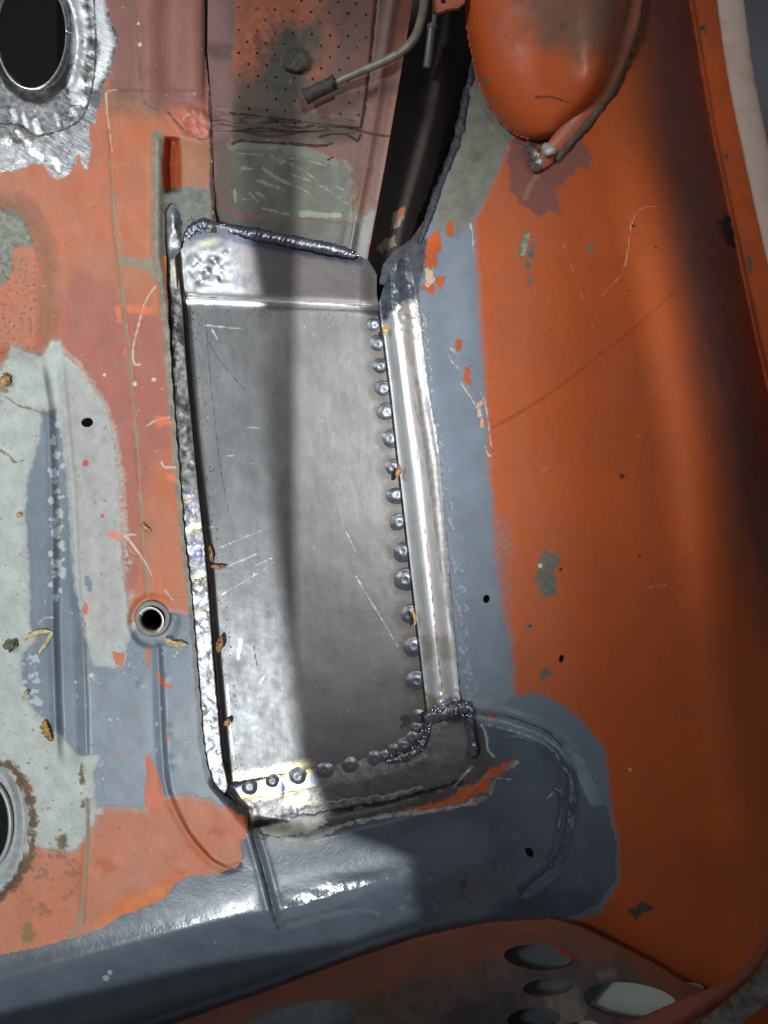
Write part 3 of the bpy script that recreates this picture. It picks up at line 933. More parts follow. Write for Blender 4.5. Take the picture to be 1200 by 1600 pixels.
# ------------------------------------------------------------------ cross member under the patch
patch_bottom = [(372, 1258), (352, 1236), (362, 1224), (485, 1201), (560, 1188), (600, 1172), (632, 1150), (662, 1112)]
cross_edge_r = [(722, 1098), (742, 1112), (800, 1120), (860, 1142), (915, 1190), (946, 1260), (964, 1320), (962, 1375), (935, 1412), (900, 1430), (862, 1438)]
foot_pts = [(860, 1437), (760, 1443), (650, 1468), (560, 1498), (400, 1558), (270, 1603), (-140, 1735)]
cross_dom = poly(patch_bottom[1:] + cross_edge_r + foot_pts + paint_edge[::-1] + [(372, 1258)], far=400)
burnt = dict(col=(0.13, 0.125, 0.13), col2=(0.19, 0.18, 0.18), ms=22, rough=0.38, metal=0.7)
cross_layers = [
    L(DGREY, poly([(700, 1090), (800, 1110), (870, 1150), (850, 1160), (760, 1130)]), amp=5, soft=8, col=lin(118, 130, 144)),
    L(dict(col=lin(124, 126, 124), col2=lin(150, 152, 146), ms=16, rough=0.5), poly([(405, 1290), (425, 1335), (500, 1325), (512, 1295), (470, 1290)]), amp=6, ns=20, soft=10, op=0.7),
    L(dict(col=lin(128, 138, 150), rough=0.33), poly([(800, 1290), (770, 1340), (640, 1380), (560, 1340), (640, 1300), (700, 1290)]), amp=22, ns=50, soft=26, op=0.22),
    L(GREY, line([(745, 1112), (800, 1122), (860, 1150), (905, 1192), (930, 1250)], 16, 10), amp=7, ns=20, soft=5, col=lin(124, 136, 150), stretch=(5, 35)),
    L(ORANGE, polyN([(545, 1275), (620, 1262), (690, 1250), (712, 1240), (720, 1228), (745, 1222), (768, 1200), (802, 1188), (800, 1196), (778, 1212), (765, 1215), (762, 1236), (735, 1250), (690, 1260), (640, 1268)],
                     [(745, 1096), (760, 1096), (770, 1104), (795, 1102), (798, 1112), (770, 1120), (752, 1112)]), amp=6, ns=14, soft=1.6, rel=-0.5),
    L(PALE, minus(line([(400, 1300), (470, 1312), (560, 1282), (640, 1271), (735, 1255), (766, 1240), (772, 1214), (806, 1192)], 4, 3), polyN([(545, 1275), (690, 1250), (745, 1222), (802, 1188), (765, 1230), (690, 1262)])), amp=4, ns=10, soft=1.5, col=lin(120, 116, 108)),
    L(GRIME, poly([(372, 1258), (352, 1236), (362, 1224), (485, 1201), (560, 1188), (600, 1172), (632, 1150), (662, 1112), (725, 1110), (752, 1130), (765, 1170), (768, 1195), (745, 1220),
                   (722, 1230), (690, 1252), (560, 1280), (480, 1300), (400, 1310), (385, 1290)]), amp=5, ns=12, soft=2.5, col=lin(84, 80, 74), col2=lin(66, 64, 62), rough=0.45, rel=-0.6, tex=(9, 0.15)),
    L(PALE, poly([(398, 1296), (430, 1288), (446, 1278), (505, 1270), (512, 1285), (480, 1302), (440, 1310)]), amp=5, ns=14, soft=1.8, col=lin(178, 180, 168), col2=lin(150, 146, 134)),
    L(burnt, poly([(376, 1252), (470, 1234), (560, 1216), (640, 1190), (668, 1180), (720, 1180), (735, 1205), (700, 1225), (640, 1244), (560, 1262), (450, 1282), (390, 1288)]), amp=5, ns=16, soft=4, tex=(14, 0.2), tstretch=(5, -78)),
    L(burnt, line([(395, 1290), (450, 1276), (510, 1266), (600, 1254), (660, 1240), (720, 1222)], 4, 5), amp=5, ns=14, soft=2.5, col=(0.02, 0.02, 0.02), col2=(0.06, 0.06, 0.06)),
    L(dict(col=(0.30, 0.28, 0.28), col2=(0.16, 0.15, 0.15), ms=12, rough=0.35, metal=0.8), line([(470, 1268), (540, 1255), (610, 1244), (660, 1230)], 6, 2), amp=5, ns=14, soft=3, tex=(6, 1.0)),
    L(STEEL, poly([(350, 1240), (362, 1222), (485, 1198), (560, 1186), (572, 1212), (488, 1231), (440, 1240), (380, 1248)]), amp=1.5, soft=2, rough=0.36, tex=(8, 0.3), col=(0.30, 0.31, 0.33), col2=(0.22, 0.225, 0.24)),
    L(dict(col=(0.20, 0.20, 0.205), col2=(0.30, 0.30, 0.31), ms=10, rough=0.4, metal=0.8), poly([(490, 1196), (560, 1184), (640, 1148), (670, 1110), (700, 1130), (660, 1190), (600, 1212), (500, 1230)]), amp=3, soft=6),
    L(dict(col=(0.52, 0.42, 0.16), rough=0.3, metal=0.9), union(line([(376, 1246), (430, 1240), (488, 1228)], 4), dots([(410, 1226, 7), (446, 1216, 7), (480, 1206, 6)])), amp=3, soft=7, op=0.75),
    L(dict(col=(0.10, 0.14, 0.36), rough=0.28, metal=0.9), dots([(370, 1234, 7), (440, 1230, 8), (452, 1232, 6), (486, 1224, 6)]), amp=3, soft=9, op=0.65),
    L(dict(col=(0.44, 0.38, 0.20), col2=(0.30, 0.32, 0.36), ms=12, rough=0.4, metal=0.8), poly([(440, 1246), (496, 1236), (500, 1252), (460, 1262), (440, 1258)]), amp=5, soft=9, op=0.6),
    L(dict(col=lin(104, 106, 100), col2=lin(88, 88, 82), ms=18, rough=0.45), poly([(690, 1135), (728, 1128), (732, 1160), (726, 1185), (690, 1192), (668, 1186), (676, 1160)]), amp=4, soft=4),
    L(FLAKE_GLINT, union(line([(752, 1132), (760, 1150), (762, 1170), (772, 1182)], 1.6), line([(792, 1150), (815, 1152), (832, 1160)], 1.0), line([(776, 1215), (800, 1218)], 0.8), line([(872, 1230), (852, 1252)], 1.2)), amp=1.5, soft=1.2, col=lin(150, 160, 170)),
    L(dict(col=lin(116, 130, 144), rough=0.14), union(line([(878, 1196), (893, 1220), (890, 1270), (886, 1310), (878, 1335)], 3.2, 1.5), line([(886, 1200), (897, 1240), (893, 1300)], 2.0), line([(868, 1232), (876, 1240), (876, 1275), (866, 1318), (856, 1340)], 2.4, 1.2), dots([(845, 1362, 3), (862, 1352, 2.5), (880, 1345, 2), (843, 1366, 3)])), amp=2.2, ns=9, soft=2.5, rel=3.0, tex=(7, 2.0)),
    L(dict(col=lin(96, 104, 114), rough=0.16), poly([(445, 1418), (470, 1395), (540, 1372), (600, 1358), (632, 1358), (604, 1382), (545, 1410), (480, 1432), (440, 1436)]), amp=2.5, ns=14, soft=6, tex=(16, 0.2)),
    L(dict(col=lin(96, 104, 114), rough=0.16), union(line([(450, 1448), (500, 1434), (560, 1422), (590, 1428)], 6, 3), dots([(640, 1402, 6), (680, 1418, 5), (628, 1420, 5)]), line([(250, 1592), (400, 1545), (550, 1488), (580, 1474), (650, 1456)], 4)), amp=2.5, ns=14, soft=5, tex=(10, 0.5)),
    L(dict(col=lin(84, 90, 97), rough=0.24), line([(-40, 1528), (0, 1518), (200, 1466), (340, 1430), (392, 1414)], 10), amp=4, ns=20, soft=14),
    L(GRIME, polyN([(718, 1365), (730, 1362), (732, 1400), (722, 1404)], [(772, 1355), (780, 1357), (778, 1366)], [(876, 1330), (881, 1332), (880, 1346)]), amp=4, soft=4, col=lin(44, 46, 52), op=0.8),
    L(dict(col=lin(70, 74, 80), rough=0.4), line([(740, 1108), (790, 1118), (850, 1140), (878, 1165)], 1.6), amp=1.2, soft=1.5),
    L(dict(col=lin(40, 38, 36), rough=0.5), line([(384, 1262), (394, 1300), (408, 1350), (428, 1430), (434, 1450)], 3.2, 2.0), amp=3.5, soft=3, col2=lin(66, 64, 60), ms=16),
    L(FLAKE_GLINT, dots([(random.uniform(300, 900), random.uniform(1290, 1480), random.uniform(0.5, 1.2)) for _ in range(50)] + [(165, 1528, 5), (172, 1520, 4)]), amp=1.5, soft=1, col=lin(160, 168, 176), op=0.7),
]
panel('cross_member', cross_dom, (-140, 1095, 980, 1745), 2.5, z_base, DGREY, cross_layers, shell, holes=(poly([(819, 1326), (828, 1324), (834, 1330), (833, 1341), (824, 1338)]),), skirt=5,
      label='dark grey primed cross member with hammered bull-nose below the repair patch',
      bumps=((40, 0.8), (5, 0.12), (1.6, 0.04)), specks=((6, 0.71, lin(62, 62, 62), 0.5), (4, 0.73, lin(150, 156, 160), 0.5)), grain=((40, 2, 60, 0.10),))

# ------------------------------------------------------------------ side panel
side_dom = poly([(752, -140), (745, 90), (722, 190), (690, 280), (668, 338), (642, 374), (614, 394), (598, 414), (592, 444), (640, 450), (652, 480), (668, 620), (688, 740), (700, 880), (711, 1000)]
                + cross_edge_r + [(862, 1480), (960, 1540), (1080, 1640), (1330, 1640), (1330, 760), (1262, 560), (1226, 400), (1196, 280), (1172, 150), (1156, 0), (1142, -140)], far=400)
drips = []
for i in range(120):
    t = i / 119.0
    v = 470 + t * 620
    drips.append((float(uline(v)) + random.uniform(0, 10) + (10 * t if random.random() < .4 else 0), v + random.uniform(-3, 3), random.choice([1.2, 1.6, 2.2, 3.0])))
worms = [line([(x, y), (x + random.uniform(-5, 5), y + random.uniform(4, 9)), (x + random.uniform(-5, 6), y + random.uniform(9, 16))], random.uniform(1.2, 2.2))
         for (x, y) in ((676, 600), (682, 640), (688, 690), (695, 770), (698, 790), (702, 812), (706, 870), (712, 886), (718, 880), (714, 908), (722, 916), (716, 936), (726, 944), (722, 962), (718, 990), (728, 985), (722, 1010), (728, 1040), (734, 1034), (732, 1060), (740, 1062), (745, 1070), (736, 1078))]
side_layers = [
    L(dict(col=lin(178, 100, 66), col2=lin(170, 104, 78), ms=60, rough=0.45), poly([(752, 250), (860, 330), (850, 600), (880, 900), (900, 1120), (800, 1100), (770, 800), (752, 500)]), amp=20, ns=80, soft=80, op=0.45),
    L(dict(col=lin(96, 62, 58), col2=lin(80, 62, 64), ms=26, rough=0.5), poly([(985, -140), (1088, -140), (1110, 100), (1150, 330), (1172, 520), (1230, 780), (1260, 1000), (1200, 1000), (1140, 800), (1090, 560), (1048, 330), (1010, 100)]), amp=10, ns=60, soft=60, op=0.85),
    L(GREY, poly([(752, -140), (745, 90), (722, 190), (690, 280), (662, 345), (600, 380), (580, 440), (640, 1140), (742, 1115), (800, 1132), (806, 1096), (803, 1060), (800, 1005), (788, 960), (779, 900), (774, 840), (771, 800), (766, 740), (758, 600), (752, 520), (745, 400), (741, 345), (770, 285), (800, 215), (770, -140)]), amp=3.5, ns=7, soft=13),
    L(GREY, poly([(800, 1090), (835, 1080), (875, 1098), (915, 1130), (945, 1172), (955, 1260), (968, 1320), (965, 1380), (940, 1425), (900, 1440), (850, 1450), (700, 1300), (740, 1110)]), amp=3.5, ns=9, soft=6, col=lin(104, 114, 126)),
    L(GREY, poly([(768, 800), (800, 820), (796, 900), (800, 990), (780, 960)]), amp=6, soft=14, gate=(0.5, 4), op=0.7),
    L(dict(col=lin(104, 106, 98), col2=lin(122, 122, 110), ms=24, rough=0.5), poly([(752, -140), (745, 90), (722, 190), (694, 290), (674, 350), (712, 372), (742, 335), (775, 262), (800, 215), (780, -140)]), amp=8, ns=26, soft=14),
    L(dict(col=lin(86, 84, 76), rough=0.6), dots([(745, 245, 9), (738, 262, 7), (760, 200, 5)]), amp=6, soft=8, op=0.5),
    L(MAUVE, poly([(795, 218), (840, 210), (905, 205), (925, 245), (915, 268), (905, 258), (880, 290), (868, 300), (878, 336), (858, 328), (842, 338), (815, 318), (795, 300), (792, 250)]), amp=6, ns=18, soft=3, col=lin(134, 84, 74), col2=lin(120, 80, 74)),
    L(dict(col=lin(150, 116, 92), rough=0.5), line([(838, 275), (828, 292), (820, 308)], 6, 3), amp=4, soft=3, op=0.6),
    L(dict(col=lin(72, 76, 84), rough=0.42), poly([(600, 385), (655, 350), (668, 380), (660, 440), (650, 470), (600, 460), (585, 440)]), amp=6, ns=14, soft=8, col2=lin(50, 52, 58), ms=16),
    L(ORANGE, polyN([(672, 372), (684, 360), (690, 385), (684, 400), (678, 420), (665, 416), (664, 395)], [(662, 440), (670, 446), (678, 444), (676, 462), (668, 448), (660, 458)], [(680, 430), (690, 434), (698, 430), (696, 436), (688, 452), (682, 440)],
                    [(700, 350), (708, 345), (706, 368), (698, 370)], [(712, 533), (722, 532), (722, 548), (712, 552)], [(724, 575), (736, 572), (734, 592), (738, 610), (730, 602), (724, 592)], [(748, 652), (758, 652), (755, 668), (747, 664)], [(717, 958), (726, 960), (722, 968)]), amp=4, ns=6, soft=1.8, rel=-0.4, col=lin(200, 92, 40)),
    L(dict(col=lin(190, 160, 136), rough=0.55), polyN([(664, 420), (676, 418), (682, 436), (674, 442), (666, 448), (664, 436)], [(660, 498), (668, 498), (666, 510), (660, 508)], [(742, 630), (752, 628), (748, 640), (742, 642)], [(747, 656), (757, 654), (754, 668)]), amp=4, ns=8, soft=1.3),
    L(FLAKE_GLINT, union(dots(drips), *worms), amp=2.2, ns=6, soft=2.2, rel=0.7, col=lin(134, 147, 160), rough=0.3),
    L(FLAKE_GLINT, union(dots([(float(uline(q)) + random.uniform(1, 9), q, random.uniform(.7, 1.8)) for q in np.linspace(490, 610, 24)]), line([(700, 553), (706, 565), (718, 577)], .8), line([(720, 598), (736, 622), (746, 640), (748, 652)], 1.0), line([(744, 608), (755, 620), (762, 650), (766, 690), (770, 700)], .8), line([(758, 698), (764, 712), (772, 708)], 1.0), line([(735, 350), (739, 372), (740, 400)], 1.8, .5),  # the dots are glints painted as bright specks; the lines are scratches
                  line([(749, 640), (754, 660)], 1.4), line([(700, 540), (716, 556)], .7)), amp=1.4, ns=8, soft=1.2, col=lin(196, 178, 160)),
    L(FLAKE_GLINT, union(line([(940, 462), (975, 420), (986, 352), (1002, 326), (1034, 321)], 0.9), line([(1005, 918), (1020, 917)], 0.9), line([(1028, 916), (1040, 914)], 1.2), line([(848, 735), (858, 730)], 1.2), line([(880, 380), (930, 520)], .3), dots([(988, 725, 1.5), (998, 681, 1.3), (878, 660, 1.5), (985, 1203, 2.6), (982, 1201, 2), (1060, 848, 1.5), (1080, 860, 1.6)])), amp=1.0, soft=1.4, col=lin(206, 170, 140), op=0.75),
    L(dict(col=lin(120, 56, 28), rough=0.45), line([(770, 668), (820, 640), (880, 600), (940, 552), (1000, 505), (1060, 450), (1090, 425)], 2.2, 1.2), amp=1.5, soft=3, op=0.55),
    L(dict(col=lin(150, 158, 140), col2=lin(96, 100, 90), ms=9, rough=0.6), polyN([(812, 380), (820, 366), (828, 362), (826, 380), (822, 400), (812, 404)]), amp=4, ns=7, soft=1.5, rel=0.6),
    L(dict(col=lin(112, 110, 100), col2=lin(96, 96, 90), ms=9, rough=0.6), polyN([(826, 385), (834, 380), (832, 402), (826, 400)], [(824, 408), (830, 412), (829, 424), (824, 422)], [(826, 428), (832, 430), (830, 448), (826, 446)], [(918, 382), (926, 384), (924, 398), (916, 392)],
                    [(842, 878), (850, 858), (858, 868), (872, 866), (868, 890), (874, 912), (864, 928), (852, 932), (838, 925), (838, 902), (844, 892)], [(845, 1050), (858, 1040), (862, 1056), (850, 1062)], [(822, 978), (830, 976), (828, 984)]), amp=7, ns=10, soft=3),
    L(FLAKE_GLINT, dots([(844, 884, 3.4)]), amp=1, soft=1, col=lin(190, 200, 196)),
    L(dict(col=lin(74, 70, 58), rough=0.6), polyN([(975, 1420), (992, 1418), (1000, 1406), (1006, 1410), (1004, 1398), (1008, 1410), (1018, 1418), (1012, 1426), (1000, 1432), (992, 1440), (986, 1430)]), amp=4, ns=8, soft=2.5),
    L(dict(col=lin(34, 30, 28), col2=lin(60, 52, 48), ms=8, rough=0.6), poly([(1122, 345), (1140, 338), (1152, 332), (1158, 372), (1162, 384), (1148, 390), (1132, 378)]), amp=9, ns=12, soft=5),
    L(dict(col=lin(30, 24, 20), rough=0.5), dots([(990, 353, 2.4), (1025, 387, 1.8), (970, 408, 2), (1048, 630, 1.5), (1052, 508, 1.5), (972, 744, 4), (1000, 868, 1.6), (995, 845, 1.4), (858, 560, 1.2), (862, 515, 1.8), (876, 890, 3), (828, 978, 2)] + [(random.uniform(770, 1150), random.uniform(350, 1400), random.uniform(0.5, 1.2)) for _ in range(60)]), amp=1.5, soft=1.2, op=0.8),
    L(ORANGE, poly([(1055, -140), (1170, -140), (1175, 0), (1195, 140), (1215, 220), (1255, 430), (1255, 640), (1203, 620), (1180, 520), (1150, 380), (1112, 200), (1078, 0)]), amp=2, soft=3, col=lin(190, 88, 44)),
    L(GRIME, polyN([(1095, 40), (1104, 38), (1104, 54), (1096, 54)], [(1132, 240), (1138, 242), (1140, 258)], [(1168, 400), (1174, 402), (1176, 430), (1170, 425)], [(1184, 345), (1196, 350), (1196, 372), (1188, 368)]), amp=4, soft=3, col=lin(78, 56, 44)),
]
sp_hole = union(ell(760, 936, 5.2, 6.8, 10), ell(877.5, 1029.5, 4.2, 6.6, 10))
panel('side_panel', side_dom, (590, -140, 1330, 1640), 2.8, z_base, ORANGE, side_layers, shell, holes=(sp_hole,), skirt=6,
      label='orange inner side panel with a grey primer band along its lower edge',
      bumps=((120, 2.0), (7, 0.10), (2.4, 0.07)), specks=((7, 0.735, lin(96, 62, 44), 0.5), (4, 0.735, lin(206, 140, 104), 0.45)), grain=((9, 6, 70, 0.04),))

# ------------------------------------------------------------------ repair patch
patch_dom = poly([(284, 388), (300, 352), (345, 352), (420, 372), (560, 398), (576, 407), (588, 428), (590, 470), (598, 500), (612, 600), (630, 740), (644, 870), (660, 1000), (676, 1108),
                  (662, 1114), (632, 1150), (600, 1172), (560, 1188), (485, 1201), (362, 1224), (350, 1240), (326, 1222), (312, 1120), (300, 980), (285, 820), (272, 640), (266, 480), (268, 410)], far=400)
plugs = [(585, 507, 12), (589, 538, 12.5), (594, 573, 13), (599, 609, 13), (604, 645, 13.5), (608, 685, 13.5), (613, 731, 13.5), (619, 773, 14), (624, 817, 14.5), (629, 861, 15), (633, 906, 15.5), (639, 961, 15.5), (647, 1010, 16), (651, 1064, 17)]
patch_layers = [
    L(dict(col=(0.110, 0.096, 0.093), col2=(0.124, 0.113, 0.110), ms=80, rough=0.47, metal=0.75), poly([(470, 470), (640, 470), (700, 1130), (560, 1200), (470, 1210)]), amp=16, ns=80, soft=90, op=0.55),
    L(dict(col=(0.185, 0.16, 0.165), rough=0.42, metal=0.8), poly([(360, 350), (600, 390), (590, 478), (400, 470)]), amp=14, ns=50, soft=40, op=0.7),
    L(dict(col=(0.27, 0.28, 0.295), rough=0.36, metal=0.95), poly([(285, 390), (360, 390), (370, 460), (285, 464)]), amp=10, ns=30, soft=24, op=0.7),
    L(dict(col=(0.30, 0.26, 0.13), rough=0.35, metal=0.9), union(line([(345, 362), (330, 372), (318, 372)], 9), line([(274, 420), (286, 460), (290, 474)], 6), dots([(300, 468, 8)])), amp=4, soft=10, op=0.55),
    L(dict(col=(0.62, 0.63, 0.63), rough=0.27, metal=1.0), line([(288, 467), (340, 469), (430, 474), (590, 481)], 6.5, 3.0), amp=1.5, soft=5, op=0.9),
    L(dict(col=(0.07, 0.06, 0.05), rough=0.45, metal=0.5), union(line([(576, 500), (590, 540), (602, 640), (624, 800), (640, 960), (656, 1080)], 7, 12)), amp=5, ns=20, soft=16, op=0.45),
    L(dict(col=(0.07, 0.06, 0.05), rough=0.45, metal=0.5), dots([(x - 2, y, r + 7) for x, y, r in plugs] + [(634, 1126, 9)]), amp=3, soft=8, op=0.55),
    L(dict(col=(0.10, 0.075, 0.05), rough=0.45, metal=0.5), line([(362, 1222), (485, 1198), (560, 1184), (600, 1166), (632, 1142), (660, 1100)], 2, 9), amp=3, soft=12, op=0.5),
    L(dict(col=(0.55, 0.48, 0.28), rough=0.35, metal=0.9), line([(362, 1216), (430, 1204), (485, 1192)], 6), amp=3, soft=10, op=0.6),
    L(dict(col=(0.035, 0.03, 0.03), rough=0.5, metal=0.3), union(dots([(634, 1126, 6.5)]), minus(dots([(634, 1126, 9.5)]), dots([(634, 1126, 7.6)])), line([(632, 1130), (627, 1136)], 2.5)), amp=1.5, soft=1.6),
    L(dict(col=(0.07, 0.06, 0.055), rough=0.5, metal=0.3), line([(275, 400), (283, 470), (295, 600), (304, 700), (322, 850), (334, 1000), (347, 1150), (356, 1222)], 2.0, 3.2), amp=2.0, ns=14, soft=5, op=0.8),
    L(dict(col=(0.05, 0.055, 0.085), rough=0.38, metal=0.7), line([(300, 366), (345, 364), (420, 382), (560, 408)], 11, 6), amp=2, soft=7, op=0.9),
    L(dict(col=(0.82, 0.84, 0.86), rough=0.25, metal=0.9), union(line([(345, 855), (420, 824)], .8, .3), line([(355, 885), (400, 866)], .8), line([(345, 930), (420, 886)], .7, .2), line([(398, 884), (425, 872)], .6), line([(355, 712), (364, 712)], 1), line([(320, 508), (378, 514)], .9), line([(332, 516), (340, 530)], 1.6, .5), line([(385, 668), (404, 668)], 1),
              line([(355, 1070), (360, 1140), (366, 1190)], 1.2, .6), line([(406, 1068), (412, 1058)], .8), line([(376, 1000), (372, 1030)], 3, 1), line([(326, 825), (333, 823)], 1.4), line([(540, 830), (556, 862)], .3), line([(556, 900), (622, 1010)], .35), dots([(random.uniform(310, 600), random.uniform(500, 1180), random.uniform(0.2, 0.8)) for _ in range(120)])), amp=0.9, ns=10, soft=1.8, op=0.5),
    L(dict(col=(0.03, 0.03, 0.03), rough=0.5), union(line([(322, 500), (326, 560), (332, 620), (343, 720), (357, 800)], .8), line([(327, 535), (345, 565), (400, 630)], .9, .4), line([(396, 1010), (402, 1040)], .8), line([(292, 462), (330, 465), (400, 468), (480, 472), (572, 477)], 1.0, .5), line([(540, 476), (572, 478)], 1.4),
             dots([(random.uniform(345, 620), random.uniform(490, 1180), random.uniform(0.4, 1.0)) for _ in range(40)] + [(296 + 0.094 * (y - 480) + random.uniform(8, 16), y, random.uniform(0.7, 1.9)) for y in np.linspace(520, 1210, 46)] + [(random.uniform(355, 440), 484 + random.uniform(-3, 3), 1.4) for _ in range(9)])), amp=0.8, soft=1.2, op=0.8),
    L(dict(col=(0.20, 0.20, 0.20), rough=0.5, metal=0.7), polyN([(365, 730), (378, 740), (384, 860), (374, 900), (366, 840)], [(388, 960), (396, 970), (398, 1000), (388, 990)], [(404, 720), (420, 740), (424, 850), (408, 820)]), amp=12, ns=20, soft=16, op=0.5),
]
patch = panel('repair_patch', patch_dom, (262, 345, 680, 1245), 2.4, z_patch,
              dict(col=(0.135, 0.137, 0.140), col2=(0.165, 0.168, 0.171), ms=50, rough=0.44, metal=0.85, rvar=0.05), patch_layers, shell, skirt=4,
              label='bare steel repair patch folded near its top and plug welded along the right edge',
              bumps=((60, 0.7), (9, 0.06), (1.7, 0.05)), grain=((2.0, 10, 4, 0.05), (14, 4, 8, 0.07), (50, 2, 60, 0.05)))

# ------------------------------------------------------------------ ground-down weld strip along the left of the patch
el = [(264, 312), (258, 322), (257, 350), (259, 400), (263, 480), (270, 600), (278, 700), (290, 850), (300, 930), (310, 1050), (318, 1150), (325, 1198), (335, 1224), (350, 1240)]
er = [(356, 1226), (348, 1190), (342, 1130), (333, 1030), (326, 930), (319, 850), (309, 760), (299, 660), (290, 560), (285, 480), (279, 420), (279, 398), (284, 380), (289, 352), (286, 330), (281, 314), (272, 307)]
ground_layers = [
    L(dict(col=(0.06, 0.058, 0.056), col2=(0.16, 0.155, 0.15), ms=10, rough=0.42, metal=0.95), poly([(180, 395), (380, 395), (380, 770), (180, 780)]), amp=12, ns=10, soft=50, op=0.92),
    L(GRIME, polyN([(250, 300), (295, 300), (290, 330), (278, 325), (268, 335), (262, 400), (250, 400)], [(262, 390), (284, 385), (280, 410), (262, 405)]), amp=4, ns=8, soft=4, col=lin(110, 112, 104), col2=lin(84, 84, 78), op=0.8),
    L(dict(col=(0.10, 0.13, 0.32), col2=(0.25, 0.2, 0.3), ms=8, rough=0.3, metal=1.0), dots([(298, 795, 9), (304, 868, 12), (312, 938, 9), (301, 850, 6), (296, 770, 5)]), amp=3, ns=10, soft=12, op=0.5),
    L(dict(col=(0.5, 0.42, 0.18), rough=0.3, metal=1.0), dots([(302, 825, 8), (312, 905, 8), (316, 955, 6), (322, 1010, 5), (292, 785, 5)]), amp=3, ns=10, soft=12, op=0.4),
    L(dict(col=(0.02, 0.02, 0.02), rough=0.6), union(line(el[3:], 1.4), line(er[::-1][3:], 1.2)), amp=1.2, soft=1.6, op=0.9),
]
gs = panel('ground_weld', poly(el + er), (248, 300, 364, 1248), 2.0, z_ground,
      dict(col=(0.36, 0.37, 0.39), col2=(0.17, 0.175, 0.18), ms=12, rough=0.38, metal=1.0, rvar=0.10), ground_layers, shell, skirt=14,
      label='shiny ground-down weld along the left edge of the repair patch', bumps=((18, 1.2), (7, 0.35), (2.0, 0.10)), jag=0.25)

# ------------------------------------------------------------------ bare metal strip on the right of the patch
sl = [(630, 398), (614, 416), (600, 446), (592, 474), (596, 505), (601, 533), (612, 620), (625, 740), (640, 870), (655, 1000), (668, 1112)]
sr = [(722, 1112), (716, 1050), (712, 1000), (702, 880), (690, 740), (683, 680), (672, 620), (662, 540), (655, 480), (648, 440), (638, 398)]
strip_layers = [
    L(dict(col=(0.72, 0.73, 0.74), rough=0.3, metal=0.6), line([(622, 470), (632, 560), (640, 640), (654, 760), (668, 880), (680, 980), (690, 1090)], 7), amp=2, ns=20, soft=6, op=0.8),
    L(dict(col=(0.11, 0.105, 0.095), col2=(0.24, 0.23, 0.21), ms=9, rough=0.42, metal=0.3), poly([(649, 588), (656, 596), (672, 640), (686, 720), (696, 800), (708, 920), (714, 1010), (700, 960), (688, 880), (676, 820), (668, 740), (656, 660)]), amp=6, ns=14, soft=5, stretch=(6, 8), op=0.75),
    L(dict(col=lin(76, 85, 97), col2=lin(52, 57, 66), ms=12, rough=0.36, metal=0.2), poly([(560, 380), (660, 380), (660, 470), (640, 470), (630, 482), (612, 490), (600, 500), (580, 480)]), amp=10, ns=14, soft=10),
    L(dict(col=(0.40, 0.39, 0.33), rough=0.4, metal=0.8), poly([(616, 484), (630, 472), (650, 470), (664, 540), (660, 596), (640, 560), (624, 520)]), amp=7, ns=16, soft=6, op=0.6, col2=(0.5, 0.5, 0.46), ms=14),
    L(dict(col=(0.16, 0.15, 0.11), rough=0.5, metal=0.5), poly([(654, 995), (716, 995), (718, 1040), (690, 1030), (660, 1040)]), amp=8, ns=12, soft=14, op=0.55),
    L(dict(col=(0.25, 0.22, 0.12), rough=0.4, metal=0.7), poly([(660, 1080), (690, 1090), (692, 1130), (664, 1130)]), amp=4, soft=8, op=0.7),
    L(dict(col=(0.55, 0.55, 0.75), rough=0.25, metal=1.0), poly([(690, 1092), (712, 1086), (714, 1100), (692, 1108)]), amp=4, ns=6, soft=3, op=0.7),
    L(dict(col=(0.05, 0.045, 0.04), rough=0.5), union(line([(650, 700), (660, 800), (672, 900), (682, 1000), (692, 1090)], 0.8), line([(640, 595), (650, 640), (660, 680)], .7), line(sr[::-1], 1.4)), amp=1.6, soft=1.2, op=0.75),
    L(dict(col=(0.05, 0.045, 0.04), rough=0.5), dots([(random.uniform(625, 700), random.uniform(520, 1090), random.uniform(0.5, 1.3)) for _ in range(40)]), amp=1, soft=1, op=0.8),
]
panel('sill_strip', poly(sl + sr), (584, 392, 732, 1120), 2.0, z_strip,
      dict(col=(0.50, 0.515, 0.52), col2=(0.44, 0.45, 0.455), ms=40, rough=0.42, metal=0.45, rvar=0.04), strip_layers, shell, skirt=20,
      label='bright bare metal strip with a rolled ridge beside the repair patch', bumps=((24, 0.5), (4, 0.06), (1.5, 0.05)), grain=((2.5, 14, 7, 0.12), (12, 4, 7, 0.10)))

